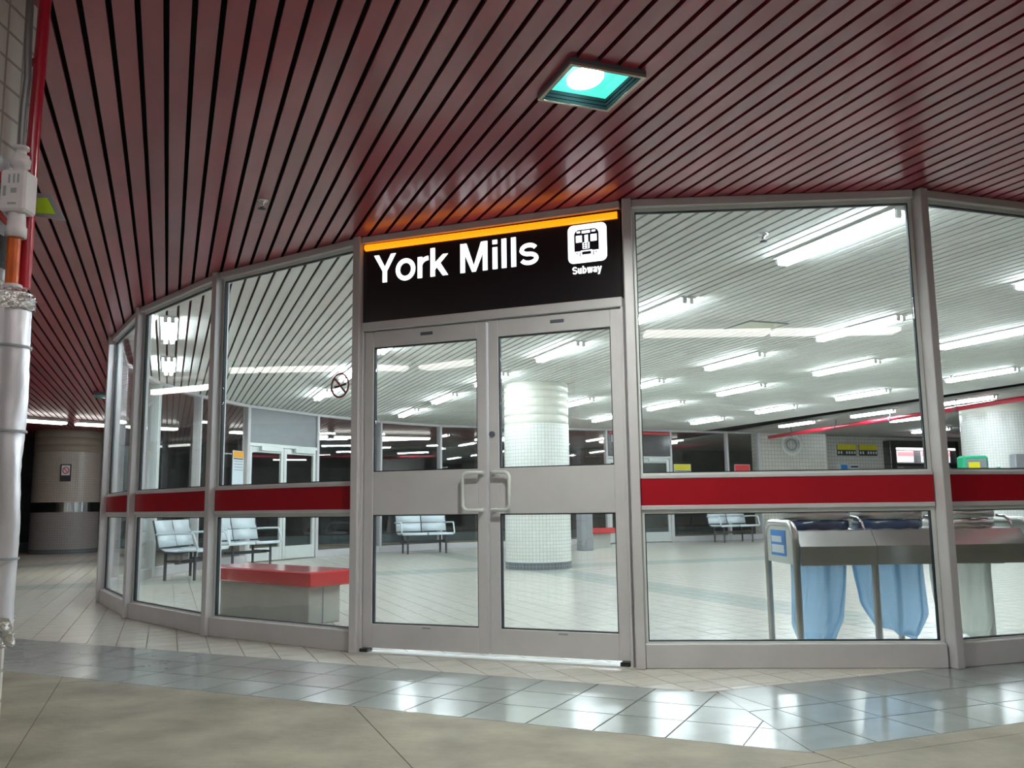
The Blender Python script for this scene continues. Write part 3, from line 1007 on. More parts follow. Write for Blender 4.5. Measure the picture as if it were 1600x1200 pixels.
# ------------------------------------------------------------------ recessed square downlights with cyan light
def make_downlight():
    e = empty('square_downlight')
    s, f = 0.180, 0.016
    fb = MB()
    z0, z1 = -0.03, 0.02
    fb.box(-s, s, -s, -s + f, z0, z0 + .012); fb.box(-s, s, s - f, s, z0, z0 + .012)
    fb.box(-s, -s + f, -s + f, s - f, z0, z0 + .012); fb.box(s - f, s, -s + f, s - f, z0, z0 + .012)
    fb.build('frame', 'brass_frame', e)
    bb = MB()
    t = s - f
    hb = MB()
    for (x0, x1, y0, y1) in ((-s, s, -s, -s + .004), (-s, s, s - .004, s), (-s, -s + .004, -s + .004, s - .004), (s - .004, s, -s + .004, s - .004)):
        hb.box(x0, x1, y0, y1, z0 + .012, 0.098)
    hb.build('housing', 'fixture_dark', e)
    for k in range(3):
        zz = z0 + .001 + k * 0.016
        i = 0.003 + 0.004 * k
        for (x0, x1, y0, y1) in ((-s + .004, s - .004, -s + .004, -t + i), (-s + .004, s - .004, t - i, s - .004), (-s + .004, -t + i, -t + i, t - i), (t - i, s - .004, -t + i, t - i)):
            bb.box(x0, x1, y0, y1, zz, zz + 0.0155)
    bb.build('baffle', 'baffle', e)
    q = t - 0.012
    rb = MB()
    zt = 0.045
    zb = z0 + .049
    vs = [(-q, -q, zb), (q, -q, zb), (q, q, zb), (-q, q, zb), (-q * .8, -q * .8, zt), (q * .8, -q * .8, zt), (q * .8, q * .8, zt), (-q * .8, q * .8, zt)]
    rb.add(vs, [(0, 1, 5, 4), (1, 2, 6, 5), (2, 3, 7, 6), (3, 0, 4, 7), (4, 5, 6, 7)])
    rb.build('glow_lens', 'glow_lens', e)  # black lens plate carrying the painted cyan glow
    pts = []
    for i in range(9):
        a = math.pi * i / 8
        pts.append((0.062 * math.sin(a) + 1e-4, -0.088 * math.cos(a)))
    lb = MB().lathe(pts, 14)
    lb.v = [(x * 1.25 - 0.02, z * 1.15 + 0.01, 0.022 + y * 0.34) for (x, y, z) in lb.v]
    lb.build('lamp', 'bulb', e)
    return e


dn = make_downlight()
dn.location = W((HOLE[0] + HOLE[1]) / 2, (HOLE[2] + HOLE[3]) / 2, H)
dn.rotation_euler = (0, 0, TH)
tag(dn, 'square recessed lamp glowing cyan in the red ceiling before the doors', 'ceiling light', 'square recessed lamps')
for k, (u, v, where) in enumerate(((6.4, -2.4, 'beside the pier'), (-0.6, -1.9, 'behind the pier'), (-0.9, 1.9, 'overhead of the platform'), (1.3, 5.3, 'past the wide bay'), (9.4, -3.0, 'towards the curved end'), (-2.6, 5.0, 'at the platform end'))):
    d3 = copy_tree(dn); d3.location = W(u, v, H)
    tag(d3, 'square recessed lamp in the red ceiling ' + where, 'ceiling light', 'square recessed lamps')
d2 = copy_tree(dn)
d2.location = W(15.3, -0.96, H - 0.03)
tag(d2, 'distant square recessed lamp glowing green beyond the curved end', 'ceiling light', 'square recessed lamps')


# ------------------------------------------------------------------ sprinklers, vent panel
def sprinkler(u, v, label):
    e = tag(empty('sprinkler', W(u, v, H)), label, 'sprinkler', 'ceiling sprinklers')
    MB().lathe([(0.035, 0.004), (0.035, -0.006), (0.018, -0.012), (0.010, -0.02), (0.010, -0.045)], 16).build('escutcheon', 'chrome', e)
    MB().lathe([(0.002, -0.045), (0.026, -0.052), (0.026, -0.055), (0.002, -0.058)], 12).build('deflector', 'fixture_dark', e)


sprinkler(5.37, 0.47, 'small sprinkler head in the red ceiling slats')
sprinkler(4.95, 3.81, 'small dark sprinkler head in the white ceiling near the glass')
sprinkler(9.9, 10.9, 'tiny sprinkler head far back in the white ceiling')
vp = tag(empty('access_panel', W(7.68, 5.75, H), TH), 'square beige access panel in the white slat ceiling', 'ceiling panel')
MB().bbox(-0.22, 0.22, -0.22, 0.22, -0.012, 0.0, 0.004).build('panel', 'vent', vp)
fr = MB()
for (a, b, c, d) in ((-.24, .24, -.24, -.22), (-.24, .24, .22, .24), (-.24, -.22, -.22, .22), (.22, .24, -.22, .22)):
    fr.box(a, b, c, d, -0.008, 0.0)
fr.build('rim', 'fixture_dark', vp)


# ------------------------------------------------------------------ columns
def ring_course(r, z0, z1, parent, material, seg=40):
    g = 0.006
    MB().lathe([(r - g, z0), (r, z0 + g), (r, z1 - g), (r - g, z1)], seg).build('tile_course', material, parent)


col = tag(empty('round_column', W(12.62, 5.28)), 'round white mosaic column standing inside behind the doors', 'column')
CR = 0.50
MB().lathe([(CR + .004, 0), (CR + .004, 0.105)], 48).build('base_band', 'mosaic_dark', col, uvcyl=CR)
MB().lathe([(CR, 0.105), (CR, 2.16)], 48).build('shaft', 'mosaic_white', col, uvcyl=CR)
nz = 5
for i in range(nz):
    a = 2.16 + (H - 2.16) * i / nz; b = 2.16 + (H - 2.16) * (i + 1) / nz
    ring_course(CR - 0.004, a, b, col, 'big_tile', 48)

pil = tag(empty('round_pillar', W(23.08, -2.20)), 'thick round mosaic pillar with chrome band outside by the track', 'column')
PR = 0.72
MB().lathe([(PR + .01, 0), (PR + .01, 0.10)], 48).build('base_band', 'mosaic_dark', pil, uvcyl=PR)
MB().lathe([(PR, 0.10), (PR, 0.93)], 48).build('lower_shaft', 'mosaic_grey', pil, uvcyl=PR)
MB().lathe([(PR + .008, 0.93), (PR + .008, 1.15)], 48).build('chrome_band', 'chrome', pil)
MB().lathe([(PR, 1.15), (PR, 2.29)], 48).build('upper_shaft', 'mosaic_pink', pil, uvcyl=PR)
for i in range(3):
    a = 2.29 + (H - 2.29) * i / 3; b = 2.29 + (H - 2.29) * (i + 1) / 3
    ring_course(PR - 0.004, a, b, pil, 'big_tile_tan', 48)

rc = tag(empty('wide_column', (9.72, 17.6, 0)), 'bright wide tiled column near the ticket booth', 'column')
RR = 0.74
MB().lathe([(RR, 0.0), (RR, 2.62)], 56).build('shaft', 'mosaic_white', rc, uvcyl=RR)
ring_course(RR - .004, 2.62, H - 0.02, rc, 'big_tile', 56)

# pillar notice
pn = W(23.08, -2.20) + Vector((0.38, -0.86, 0)).normalized() * (PR + 0.01)
po = tag(empty('pillar_notice', pn, math.radians(24)), 'small framed no smoking notice on the round pillar', 'sign')
MB().bbox(-0.11, 0.11, -0.03, 0.02, 1.62, 2.0, 0.006).build('frame', 'print_black', po)
MB().box(-0.085, 0.085, -0.034, -0.028, 1.75, 1.975).build('sheet', 'paper', po)
q = MB(); stroke(q, arc(0, 1.86, .06, .07, 0, 360, 24), 0.02, -0.037); stroke(q, [(-.04, 1.91), (.04, 1.81)], 0.018, -0.037)
q.build('prohibition_ring', 'print_red', po)


# ------------------------------------------------------------------ slatted metal benches
def make_bench():
    e = empty('metal_bench')
    for k, (x0, x1) in enumerate(((-0.53, -0.012), (0.012, 0.53))):
        MB().extrude_x([(0.25, 0.42), (0.18, 0.392), (0.05, 0.385), (-0.12, 0.405), (-0.22, 0.42), (-0.255, 0.41), (-0.262, 0.375)], x0, x1, 0.012).build('seat', 'bench_white', e)
        MB().extrude_x([(0.35, 0.80), (0.335, 0.70), (0.305, 0.625)], x0, x1, 0.012).build('backrest', 'bench_white', e)
        MB().extrude_x([(0.302, 0.612), (0.285, 0.53), (0.265, 0.445)], x0, x1, 0.012).build('backrest', 'bench_white', e)
    for x in (-0.535, 0.0, 0.535):
        MB().tube([(x, 0.365, 0.80), (x, 0.32, 0.62), (x, 0.285, 0.43), (x, 0.18, 0.378), (x, 0.0, 0.366), (x, -0.24, 0.40)], 0.013, 8).build('side_frame', 'bench_dark', e)
    for x in (-0.55, 0.55):
        MB().tube([(x, 0.31, 0.615), (x, 0.10, 0.622), (x, -0.17, 0.625), (x, -0.20, 0.615), (x, -0.27, 0.43), (x, -0.25, 0.405), (x, 0.0, 0.395)], 0.016, 8).build('armrest', 'bench_white', e)
    for x in (-0.40, 0.40):
        for y in (-0.17, 0.24):
            MB().tube([(x, y, 0.0), (x, y, 0.375)], 0.021, 10).build('leg', 'bench_dark', e)
        MB().tube([(x, -0.17, 0.25), (x, 0.24, 0.25)], 0.018, 8).build('cross_rail', 'bench_dark', e)
    MB().bbox(-0.50, 0.50, 0.01, 0.07, 0.215, 0.265, 0.006).build('beam', 'bench_dark', e)
    return e


bn = make_bench()
spots = [
    (W(13.3, 0.39), math.radians(86), 'white metal two seat bench nearest the curved end of the hall'),
    (W(15.25, 1.20), math.radians(21.2 + 38), 'white metal bench in front of the far double doors'),
    (W(17.85, 4.95), TH, 'white metal two seat bench seen through the entrance door'),
    (W(18.40, 12.85), TH, 'white metal bench before the far glass beside the tiled wall'),
]
for i, (p, a, lab) in enumerate(spots):
    o = bn if i == 0 else copy_tree(bn)
    o.location = p; o.rotation_euler = (0, 0, a)
    tag(o, lab, 'bench', 'white metal benches in the hall')

# ------------------------------------------------------------------ red topped concrete benches
N0 = Vector((-1.65, 7.20, 0)); dirL = (Vector((-2.60, 8.15, 0)) - Vector((-1.78, 7.44, 0))).normalized()
rb_rz = math.atan2(-dirL.y, -dirL.x)          # local +x runs from the far end to the near corner


def red_bench(name, loc, rz, L, D, label, h0=0.31, h1=0.43):
    e = tag(empty(name, loc, rz), label, 'bench', 'red topped benches')
    MB().bbox(-L, 0, 0, D, h0, h1, 0.012).build('seat_slab', 'red_gloss', e)
    MB().bbox(-L + 0.16, -0.14, 0.10, D - 0.08, 0, h0, 0.006).build('base', 'bench_conc', e)
    MB().box(-0.139, -0.134, D * 0.48, D * 0.48 + 0.008, 0.005, h0 - 0.005).build('joint', 'print_grey', e)
    return e


red_bench('concrete_bench', (-1.63, 7.18, 0), rb_rz, 1.62, 0.50, 'concrete bench with glossy red slab seat just inside the glass')
red_bench('concrete_bench', W(17.75, 9.35), TH, 0.75, 0.5, 'small red topped bench far back behind the column')
ks = tag(empty('metal_bin', W(16.9, 8.12), TH), 'plain grey metal bin standing beyond the column', 'bin')
MB().bbox(-0.13, 0.13, -0.13, 0.13, 0, 0.86, 0.01).build('body', 'grey_box', ks)
MB().bbox(-0.14, 0.14, -0.14, 0.14, 0.86, 0.90, 0.01).build('lid', 'steel', ks)

# ------------------------------------------------------------------ recycling station behind the wide bay
RX, RY = 1.692, 5.44
rs = tag(empty('recycling_station', (RX, RY, 0), math.radians(2.5)), 'stainless steel recycling station on tube legs behind the wide glass bay', 'recycling bin')
RL, RD = 1.44, 0.50
NB, BW = 3, 0.47
ZB, ZM, ZT = 0.552, 0.665, 0.757
for k in range(NB):
    x0 = 0.03 + k * BW; x1 = x0 + BW - 0.003
    mb = MB()
    pr = [(-0.02, ZB), (-0.02, ZM), (0.05, ZT), (0.07, ZT), (0.0, ZM - .01), (0.0, ZB)]
    n = len(pr)
    vs = [(x0, p[0], p[1]) for p in pr] + [(x1, p[0], p[1]) for p in pr]
    fs = [tuple(range(n)), tuple(range(n, 2 * n))[::-1]] + [(i, n + i, n + (i + 1) % n, (i + 1) % n) for i in range(n)]
    mb.add(vs, fs); mb.build('fascia_panel', 'steel', rs)
MB().bbox(0.03, RL, RD - 0.02, RD, ZB, ZT, 0.004).build('back_panel', 'steel', rs)
CYB = 0.285
for k in range(NB):
    cx = 0.03 + (k + 0.5) * BW - 0.03
    seg = 32
    mb = MB()
    outer, inner = [], []
    for i in range(seg):
        t = 2 * math.pi * i / seg
        inner.append((cx + 0.185 * math.cos(t), CYB + 0.185 * math.sin(t), ZT + .002))
        mxx = max(abs(math.cos(t)) / (BW / 2), abs(math.sin(t)) / 0.22)
        outer.append((cx + math.cos(t) / mxx, CYB + math.sin(t) / mxx, ZT + .002))
    mb.add(outer + inner, [(i, (i + 1) % seg, seg + (i + 1) % seg, seg + i) for i in range(seg)])
    mb.build('deck', 'steel', rs)
    MB().lathe([(0.195, ZT), (0.198, 0.80), (0.192, 0.805), (0.186, 0.80), (0.186, ZT)], 36, cx, CYB, caps=False).build('bag_ring', 'steel', rs)
    ld = MB().lathe([(0.205, 0.822), (0.213, 0.826), (0.213, 0.858), (0.210, 0.866), (0.19, 0.872), (0.10, 0.876), (0.001, 0.877)], 36, cx, CYB).build('lid', 'steel', rs)
    MB().tube([(cx + 0.216 * math.cos(t * math.pi / 18), CYB + 0.216 * math.sin(t * math.pi / 18), 0.868) for t in range(36)], 0.007, 6, closed=True).build('rim', 'chrome', ld)
    MB().bbox(cx - .02, cx + .02, CYB + .2, CYB + .22, ZT, 0.86, 0.004).build('hinge', 'steel', rs)
    MB().tube([(cx + 0.19, 0.17, 0.835), (cx + 0.215, 0.125, 0.83), (cx + 0.232, 0.10, 0.80), (cx + 0.24, 0.095, ZT)], 0.010, 8).build('lever', 'chrome', rs)
for x in (0.0, RL + 0.03):
    pts = [(x, -0.02, 0), (x, -0.02, 0.70)]
    for i in range(1, 7):
        a = math.pi / 2 * i / 6
        pts.append((x, -0.02 + 0.105 * (1 - math.cos(a)), 0.70 + 0.105 * math.sin(a)))
    for i in range(0, 7):
        a = math.pi / 2 * i / 6
        pts.append((x, RD - 0.105 + 0.105 * math.sin(a), 0.70 + 0.105 * math.cos(a)))
    pts += [(x, RD, 0)]
    MB().tube(pts, 0.021, 12).build('end_hoop', 'steel', rs)
    MB().box(x - 0.006, x + 0.006, 0.0, RD - 0.02, ZB + .005, 0.785).build('end_panel', 'alu_light', rs)
for k in range(1, NB):
    x = 0.03 + k * BW - 0.015
    MB().tube([(x, -0.0, 0), (x, -0.0, ZB + .02)], 0.021, 12).build('leg', 'steel', rs)
    MB().tube([(x - 0.10, RD - 0.01, 0), (x - 0.10, RD - 0.01, ZB + .02)], 0.019, 12).build('leg', 'steel', rs)
nt_ = MB().box(-0.0085, -0.0055, 0.13, 0.40, 0.60, 0.758).build('notice', 'print_blue', rs)
MB().box(-0.0095, -0.0084, 0.20, 0.385, 0.684, 0.722).build('notice_text', 'paper', nt_)
MB().box(-0.0095, -0.0084, 0.16, 0.385, 0.618, 0.668).build('notice_text', 'paper', nt_)


# ---- bags hanging in it
def bag(cx, material, label, zt, zb, rx, ry, seed, skew, cuff):
    rnd = random.Random(seed)
    e = tag(empty('garbage_bag', rs.matrix_basis @ Vector((cx, CYB, 0))), label, 'garbage bag', 'bags hanging in the recycling station')
    seg, nz_ = 56, 26
    ph = [rnd.uniform(0, 6.28) for _ in range(6)]
    vs = []
    for j in range(nz_ + 1):
        t = j / nz_
        for i in range(seg):
            a = 2 * math.pi * i / seg
            fold = 1 + (0.05 + 0.03 * t) * math.sin(9 * a + ph[0] + 0.6 * t) + 0.035 * math.sin(17 * a + ph[1] - t) + 0.02 * math.sin(31 * a + ph[2])
            taper = 1.0 - 0.10 * t if t < 0.82 else (0.918 - (t - 0.82) / 0.18 * 0.30)
            squash = 1 - 0.55 * max(0, t - 0.5) / 0.5
            low = zb + skew * math.cos(a) + 0.02 * math.sin(3 * a + ph[3]) + 0.015 * math.sin(7 * a + ph[4])
            z = zt + (low - zt) * t
            vs.append((rx * fold * taper * math.cos(a) + 0.02 * math.sin(4 * t + ph[5]), ry * fold * taper * squash * math.sin(a), z))
    fs = []
    for j in range(nz_):
        for i in range(seg):
            fs.append((j * seg + i, j * seg + (i + 1) % seg, (j + 1) * seg + (i + 1) % seg, (j + 1) * seg + i))
    c = len(vs)
    vs.append((0, 0, sum(v[2] for v in vs[-seg:]) / seg - 0.005))
    for i in range(seg):
        fs.append((nz_ * seg + i, nz_ * seg + (i + 1) % seg, c))
    MB().add(vs, fs, True).build('bag_skin', material, e)
    if cuff:
        cp_ = MB()
        prof = [(0.200, 0.762), (0.208, 0.775), (0.206, 0.808), (0.198, 0.817), (0.182, 0.806), (0.180, 0.762)]
        cp_.lathe(prof, 48, 0, 0, caps=False)
        cp_.v = [(x * (1 + 0.02 * math.sin(13 * math.atan2(y, x))), y * (1 + 0.02 * math.sin(13 * math.atan2(y, x))), z + 0.004 * math.sin(9 * math.atan2(y, x))) for x, y, z in cp_.v]
        cp_.build('cuff', cuff, e)
    return e


bag(0.235, 'blue_bag', 'blue plastic bag in the end opening of the recycling station', 0.765, 0.075, 0.165, 0.16, 3, 0.02, 'blue_cuff')
bag(0.705, 'blue_bag', 'wider blue plastic bag in the second recycling opening', 0.765, 0.13, 0.215, 0.17, 11, -0.05, 'blue_cuff')
bag(1.175, 'clear_bag', 'clear grey plastic bag in the third recycling opening', 0.765, 0.10, 0.175, 0.17, 23, -0.04, 'steel')

# ------------------------------------------------------------------ far doors in the inner glass, second sign
nd = 3
for i, lab in ((3, 'far double door beyond the benches'), (8, 'far double door under the black sign')):
    loc, rz, L = frame_of(F[i + 1], F[i])
    t = tag(empty('trim_%d' % (2 if i == 3 else 3), loc, rz), 'pale metal frame of the ' + lab, None, None, 'structure')
    mullion(t, 0.0, H, t, 0.035)
    if i == 3: mullion(t, L, H, t, 0.035)
    MB().bbox(0.03, L - 0.03, -0.05, 0.05, 2.738, H, 0.004).build('head', 'alu', t)
    MB().bbox(0.03, L - 0.03, -0.05, 0.05, 2.06, 2.12, 0.004).build('transom', 'alu_light', t)
    if i == 3:
        MB().box(0.03, L - 0.03, -0.02, 0.02, 2.12, 2.738).build('transom_panel', 'grey_box', t)
    for s in range(2):
        e = tag(empty('door_%d' % nd, loc, rz), ('%s leaf of the ' % ('first' if s else 'second')) + lab, None, None, 'structure'); nd += 1
        x0 = 0.04 if s == 0 else L / 2 + 0.005; x1 = L / 2 - 0.005 if s == 0 else L - 0.04
        st = 0.075
        MB().bbox(x0, x0 + st, -.024, .024, .015, 2.055, .004).build('stile', 'alu_light', e)
        MB().bbox(x1 - st, x1, -.024, .024, .015, 2.055, .004).build('stile', 'alu_light', e)
        MB().bbox(x0 + st, x1 - st, -.024, .024, 1.955, 2.055, .004).build('top_rail', 'alu_light', e)
        MB().bbox(x0 + st, x1 - st, -.024, .024, .015, .25, .004).build('bottom_rail', 'alu_light', e)
        MB().box(x0 + st, x1 - st, -.003, .004, .25, 1.955).build('pane', 'glass_far', e)
        MB().bbox(x0 + .1, x1 - .25, .03, .09, 1.985, 2.07, .006).build('door_closer', 'alu_light', e)
    if i == 8:
        s2 = tag(empty('hall_sign', loc, rz), 'black sign with red top strip above the far doors', 'sign')
        MB().bbox(0.03, L - 0.03, -0.045, 0.075, 2.125, 2.735, .004).build('cabinet', 'black_face', s2)
        MB().bbox(0.05, L - 0.05, 0.07, 0.085, 2.66, 2.715, .003).build('red_strip', 'print_red', s2)
        MB().prism_xz(rrect(L - 0.30, L - 0.12, 2.46, 2.64, .02), 0.074, 0.082).build('pictogram', 'paper', s2)
        MB().box(L - 0.25, L - 0.17, 0.08, 0.086, 2.50, 2.60).build('emblem', 'print_black', s2)


# ------------------------------------------------------------------ notices on the inner panes
def notice(bay_i, s, z0, z1, wd, top, label, tophgt=0.09):
    loc, rz, L = frame_of(F[bay_i + 1], F[bay_i])
    e = tag(empty('window_notice', loc, rz), label, 'notice')
    MB().box(s - wd / 2, s + wd / 2, 0.01, 0.016, z0, z1).build('sheet', 'paper', e)
    MB().box(s - wd / 2 + .01, s + wd / 2 - .01, 0.016, 0.019, z1 - tophgt, z1 - 0.008).build('header', top, e)
    k = MB()
    k.box(s - wd / 2 + .02, s + wd / 2 - .02, 0.016, 0.019, z1 - tophgt - 0.03, z1 - tophgt - 0.012)
    k.build('print_line', 'print_black', e)
    for j in range(4):
        zz = z1 - tophgt - 0.07 - j * 0.05
        if zz < z0 + 0.02: break
        MB().box(s - wd / 2 + .03, s + wd / 2 - .05, 0.016, 0.018, zz, zz + 0.012).build('print_line', 'print_grey', e)


notice(2, 0.30, 0.98, 1.95, 0.36, 'print_orange', 'orange headed notice on the far glass beside the double doors', 0.12)
notice(0, 1.10, 0.98, 1.95, 0.30, 'print_orange', 'orange headed notice on glass at the curved end', 0.12)
notice(9, 1.36, 1.36, 1.93, 0.50, 'print_yellow', 'yellow headed notice on the far glass beside the sign', 0.15)
notice(10, 0.55, 1.36, 1.93, 0.48, 'print_red', 'red headed notice on the far glass by the tiled wall', 0.2)

# ------------------------------------------------------------------ far right: tiled walls, booth, signs
wa = MB(); wa.box(14.5, 16.72, 19.5, 19.8, 0, H)
wo = tag(wa.build('wall_back', 'wall_tile', None, (0, 0, 0), TH, uvwall=True), 'pale tiled wall ending the far glass', None, None, 'structure')
wb_ = MB(); wb_.box(16.72, 26.0, 20.1, 20.4, 0, H)
tag(wb_.build('wall_rear', 'wall_tile2', None, (0, 0, 0), TH, uvwall=True), 'tiled wall with yellow signs and ticket booth', None, None, 'structure')
wc = MB(); wc.box(25.6, 26.0, 3.0, 20.4, 0, H)
tag(wc.build('wall_right', 'wall_tile2', None, (0, 0, 0), TH, uvwall=True), 'tiled side wall of the hall', None, None, 'structure')
wd_ = MB(); wd_.box(13.05, 25.9, 3.5, 3.86, 0, H)
tag(wd_.build('wall_front', 'wall_tile2', None, (0, 0, 0), TH, uvwall=True), 'tiled front wall past the glass bays', None, None, 'structure')


def wallsign(name, v0, v1, z0, z1, label, cat, build):
    e = tag(empty(name, W(20.1, 0), TH), label, cat)
    build(e, v0, v1, z0, z1)


def ysign(e, a, b, z0, z1):
    MB().box(a, b, -0.02, 0, z0, z1).build('board', 'print_black', e)
    MB().box(a, b, -0.026, -0.02, (z0 + z1) / 2, z1).build('yellow_band', 'print_yellow', e)
    n = 7
    for i in range(n):
        x = a + (b - a) * (i + 0.2) / n
        if i == 2: continue
        MB().box(x, x + (b - a) / n * 0.55, -0.024, -0.02, z0 + 0.05, (z0 + z1) / 2 - 0.04).build('print_block', 'paper', e)


wallsign('wall_sign', 17.60, 18.26, 2.23, 2.55, 'yellow and black wall sign nearer the corner', 'sign', ysign)
wallsign('wall_sign', 18.38, 19.03, 2.23, 2.55, 'yellow and black wall sign nearer the booth', 'sign', ysign)


def bposter(e, a, b, z0, z1):
    MB().box(a, b, -0.02, 0, z0, z1).build('sheet', 'paper', e)
    MB().box(a + .03, b - .03, -0.024, -0.02, z0 + .45 * (z1 - z0), z1 - .03).build('blue_print', 'print_blue', e)
    MB().box(a + .03, b - .03, -0.024, -0.02, z0 + .05, z0 + .42 * (z1 - z0)).build('grey_print', 'print_black', e)


def wposter(e, a, b, z0, z1):
    MB().box(a, b, -0.02, 0, z0, z1).build('sheet', 'paper', e)
    MB().box(a + .02, b - .02, -0.024, -0.02, z1 - .09, z1 - .04).build('print_line', 'print_black', e)


wallsign('wall_poster', 17.66, 17.95, 1.55, 2.0, 'blue and white poster below the yellow signs', 'poster', bposter)
wallsign('wall_poster', 18.02, 18.32, 1.45, 1.98, 'white printed sheet beside the blue poster', 'poster', wposter)
for (v, u_, lab) in ((15.35, 19.5, 'small red alarm pull on the pale wall'), (19.05, 20.1, 'small red alarm pull by the ticket booth')):
    e = tag(empty('alarm_pull', W(u_, v), TH), lab, 'fire alarm', 'red alarm pulls')
    MB().bbox(-0.11, 0.11, -0.05, 0, 1.52, 1.76, 0.008).build('box', 'print_red', e)
    MB().bbox(-0.05, 0.05, -0.07, -0.05, 1.58, 1.62, 0.004).build('lever', 'paper', e)

# round ring emblem high on the pale wall
rg = tag(empty('wall_ring', W(19.5, 15.55), TH), 'round pale ring high on the tiled wall under the light', 'wall ornament')
q = MB(); stroke(q, arc(0, 2.47, .30, .26, 0, 360, 36), 0.07, -0.03); q.build('ring', 'fixture_white', rg)
q = MB(); stroke(q, arc(0, 2.47, .16, .14, 0, 360, 30), 0.05, -0.03); q.build('inner_ring', 'print_grey', rg)
MB().lathe([(0.02, 0), (0.02, 0.03)], 10).build('hub', 'steel', rg).location = (0, -0.02, 2.47)

# ticket booth
bt = tag(empty('ticket_booth', W(20.1, 0), TH), 'dark framed ticket booth window with pink lit screens', 'booth')
a, b = 19.25, 21.85
for (x0, x1, z0, z1) in ((a, a + .22, 0.9, 2.66), (b - .12, b, 0.9, 2.66), (a, b, 2.46, 2.66), (a, b, 1.95, 2.02)):
    MB().bbox(x0, x1, -0.30, -0.02, z0, z1, .01).build('frame', 'black_face', bt)
MB().box(a + .1, b - .1, -0.04, -0.02, 0.9, 2.6).build('back_panel', 'grey_box', bt)
MB().box(a + .22, b - .12, -0.28, -0.22, 2.40, 2.45).build('light_strip', 'booth_glow', bt)
MB().bbox(a, b, -0.34, 0, 0.0, 0.9, .01).build('counter', 'grey_box', bt)
for (x0, x1) in ((a + .34, a + .95), (a + 1.25, a + 1.75), (a + 1.9, a + 2.35)):
    s3 = MB().bbox(x0, x1, -0.20, -0.16, 2.04, 2.37, .006).build('screen', 'screen_white', bt)
    MB().box(x0 + .01, x1 - .01, -0.206, -0.2, 2.22, 2.36).build('screen_band', 'screen_pink', s3)
MB().bbox(a + .25, a + .55, -0.2, -0.04, 0.95, 1.93, .01).build('blue_panel', 'print_grey', bt)

# green fare machine and alarm box
gm = tag(empty('fare_machine', (7.02, 13.6, 0), 0.0), 'green machine with yellow label and side loops before the wide column', 'machine')
MB().bbox(-0.19, 0.19, -0.12, 0.12, 0.78, 1.60, 0.03).build('body', 'green_machine', gm)
MB().bbox(-0.06, 0.06, -0.06, 0.06, 0.0, 0.78, 0.01).build('post', 'grey_box', gm)
MB().bbox(-0.25, 0.25, -0.22, 0.22, 0.0, 0.03, 0.008).build('foot', 'grey_box', gm)
MB().bbox(-0.15, 0.15, -0.135, -0.115, 1.33, 1.55, .006).build('bezel', 'grey_box', gm)
MB().bbox(-0.13, 0.04, -0.142, -0.13, 1.40, 1.50, .004).build('label_plate', 'print_yellow', gm)
for s in (-1, 1):
    MB().tube([(s * .18, -.04, 1.30), (s * .27, -.04, 1.38), (s * .38, -.04, 1.41), (s * .43, -.04, 1.37), (s * .40, -.04, 1.22), (s * .30, -.04, 1.12), (s * .18, -.04, 1.10)], 0.022, 8).build('side_loop', 'green_machine', gm)
ab = tag(empty('call_box', (9.66, 16.74, 0)), 'grey emergency call box with red button on the wide column', 'call box')
MB().bbox(-0.26, 0.26, -0.10, 0.10, 1.15, 1.78, 0.012).build('housing', 'grey_box', ab)
MB().bbox(-0.10, 0.10, -0.12, -0.09, 1.42, 1.64, .006).build('button_plate', 'print_black', ab)
mb = MB().lathe([(0.08, 0), (0.08, 0.02), (0.05, 0.035), (0.001, 0.037)], 18)
mb.v = [(x, -z - 0.118, y + 1.53) for (x, y, z) in mb.v]
mb.build('button', 'print_red', ab)
MB().bbox(0.12, 0.24, -0.12, -0.09, 1.36, 1.66, .006).build('green_plate', 'lime', ab)

# red sprinkler main under the ceiling, with hangers
rp = tag(empty('sprinkler_main'), 'long red sprinkler pipe under the ceiling beside the dark slot', 'pipe')
A, B = W(18.9, 14.40, 2.60), W(8.4, 12.95, 2.60)
MB().tube([A, B], 0.045, 12).build('pipe', 'pipe_red', rp)
for t in (0.1, 0.28, 0.46, 0.64, 0.82, 0.93):
    p = A.lerp(B, t)
    MB().tube([(p.x, p.y, 2.64), (p.x, p.y, H)], 0.012, 6).build('hanger', 'fixture_dark', rp)
    MB().tube([p + (B - A).normalized() * -0.02, p + (B - A).normalized() * 0.02], 0.055, 12).build('clamp', 'fixture_dark', rp)

# ------------------------------------------------------------------ track side beyond the hall
tw = MB(); tw.box(-16, 26, 26.5, 26.9, -1, H)
tag(tw.build('wall_far', 'rock', None, (0, 0, 0), TH), 'dark rough wall across the track', None, None, 'structure')
tw = MB(); tw.box(-16.0, -15.6, -5, 26.9, -1, H)
tag(tw.build('wall_outer', 'dark_wall', None, (0, 0, 0), TH), 'dark wall at the end of the outer walkway', None, None, 'structure')
tw = MB(); tw.box(-16.0, 26, -5.3, -5.0, -1, H)
tag(tw.build('wall_behind', 'concrete', None, (0, 0, 0), TH), 'concrete wall behind the outer platform', None, None, 'structure')
yl = MB(); yl.box(-14, 16.5, 23.25, 23.55, 0.0, 0.006)
yo = tag(yl.build('trim_4', 'yellow_line', None, (0, 0, 0), TH), 'yellow warning line along the track edge', None, None, 'structure')
te = MB(); te.box(-14, 16.5, 24.2, 24.35, -0.006, 0.22)
tag(te.build('trim_5', 'teal', None, (0, 0, 0), TH), 'dull teal kerb beyond the yellow line', None, None, 'structure')

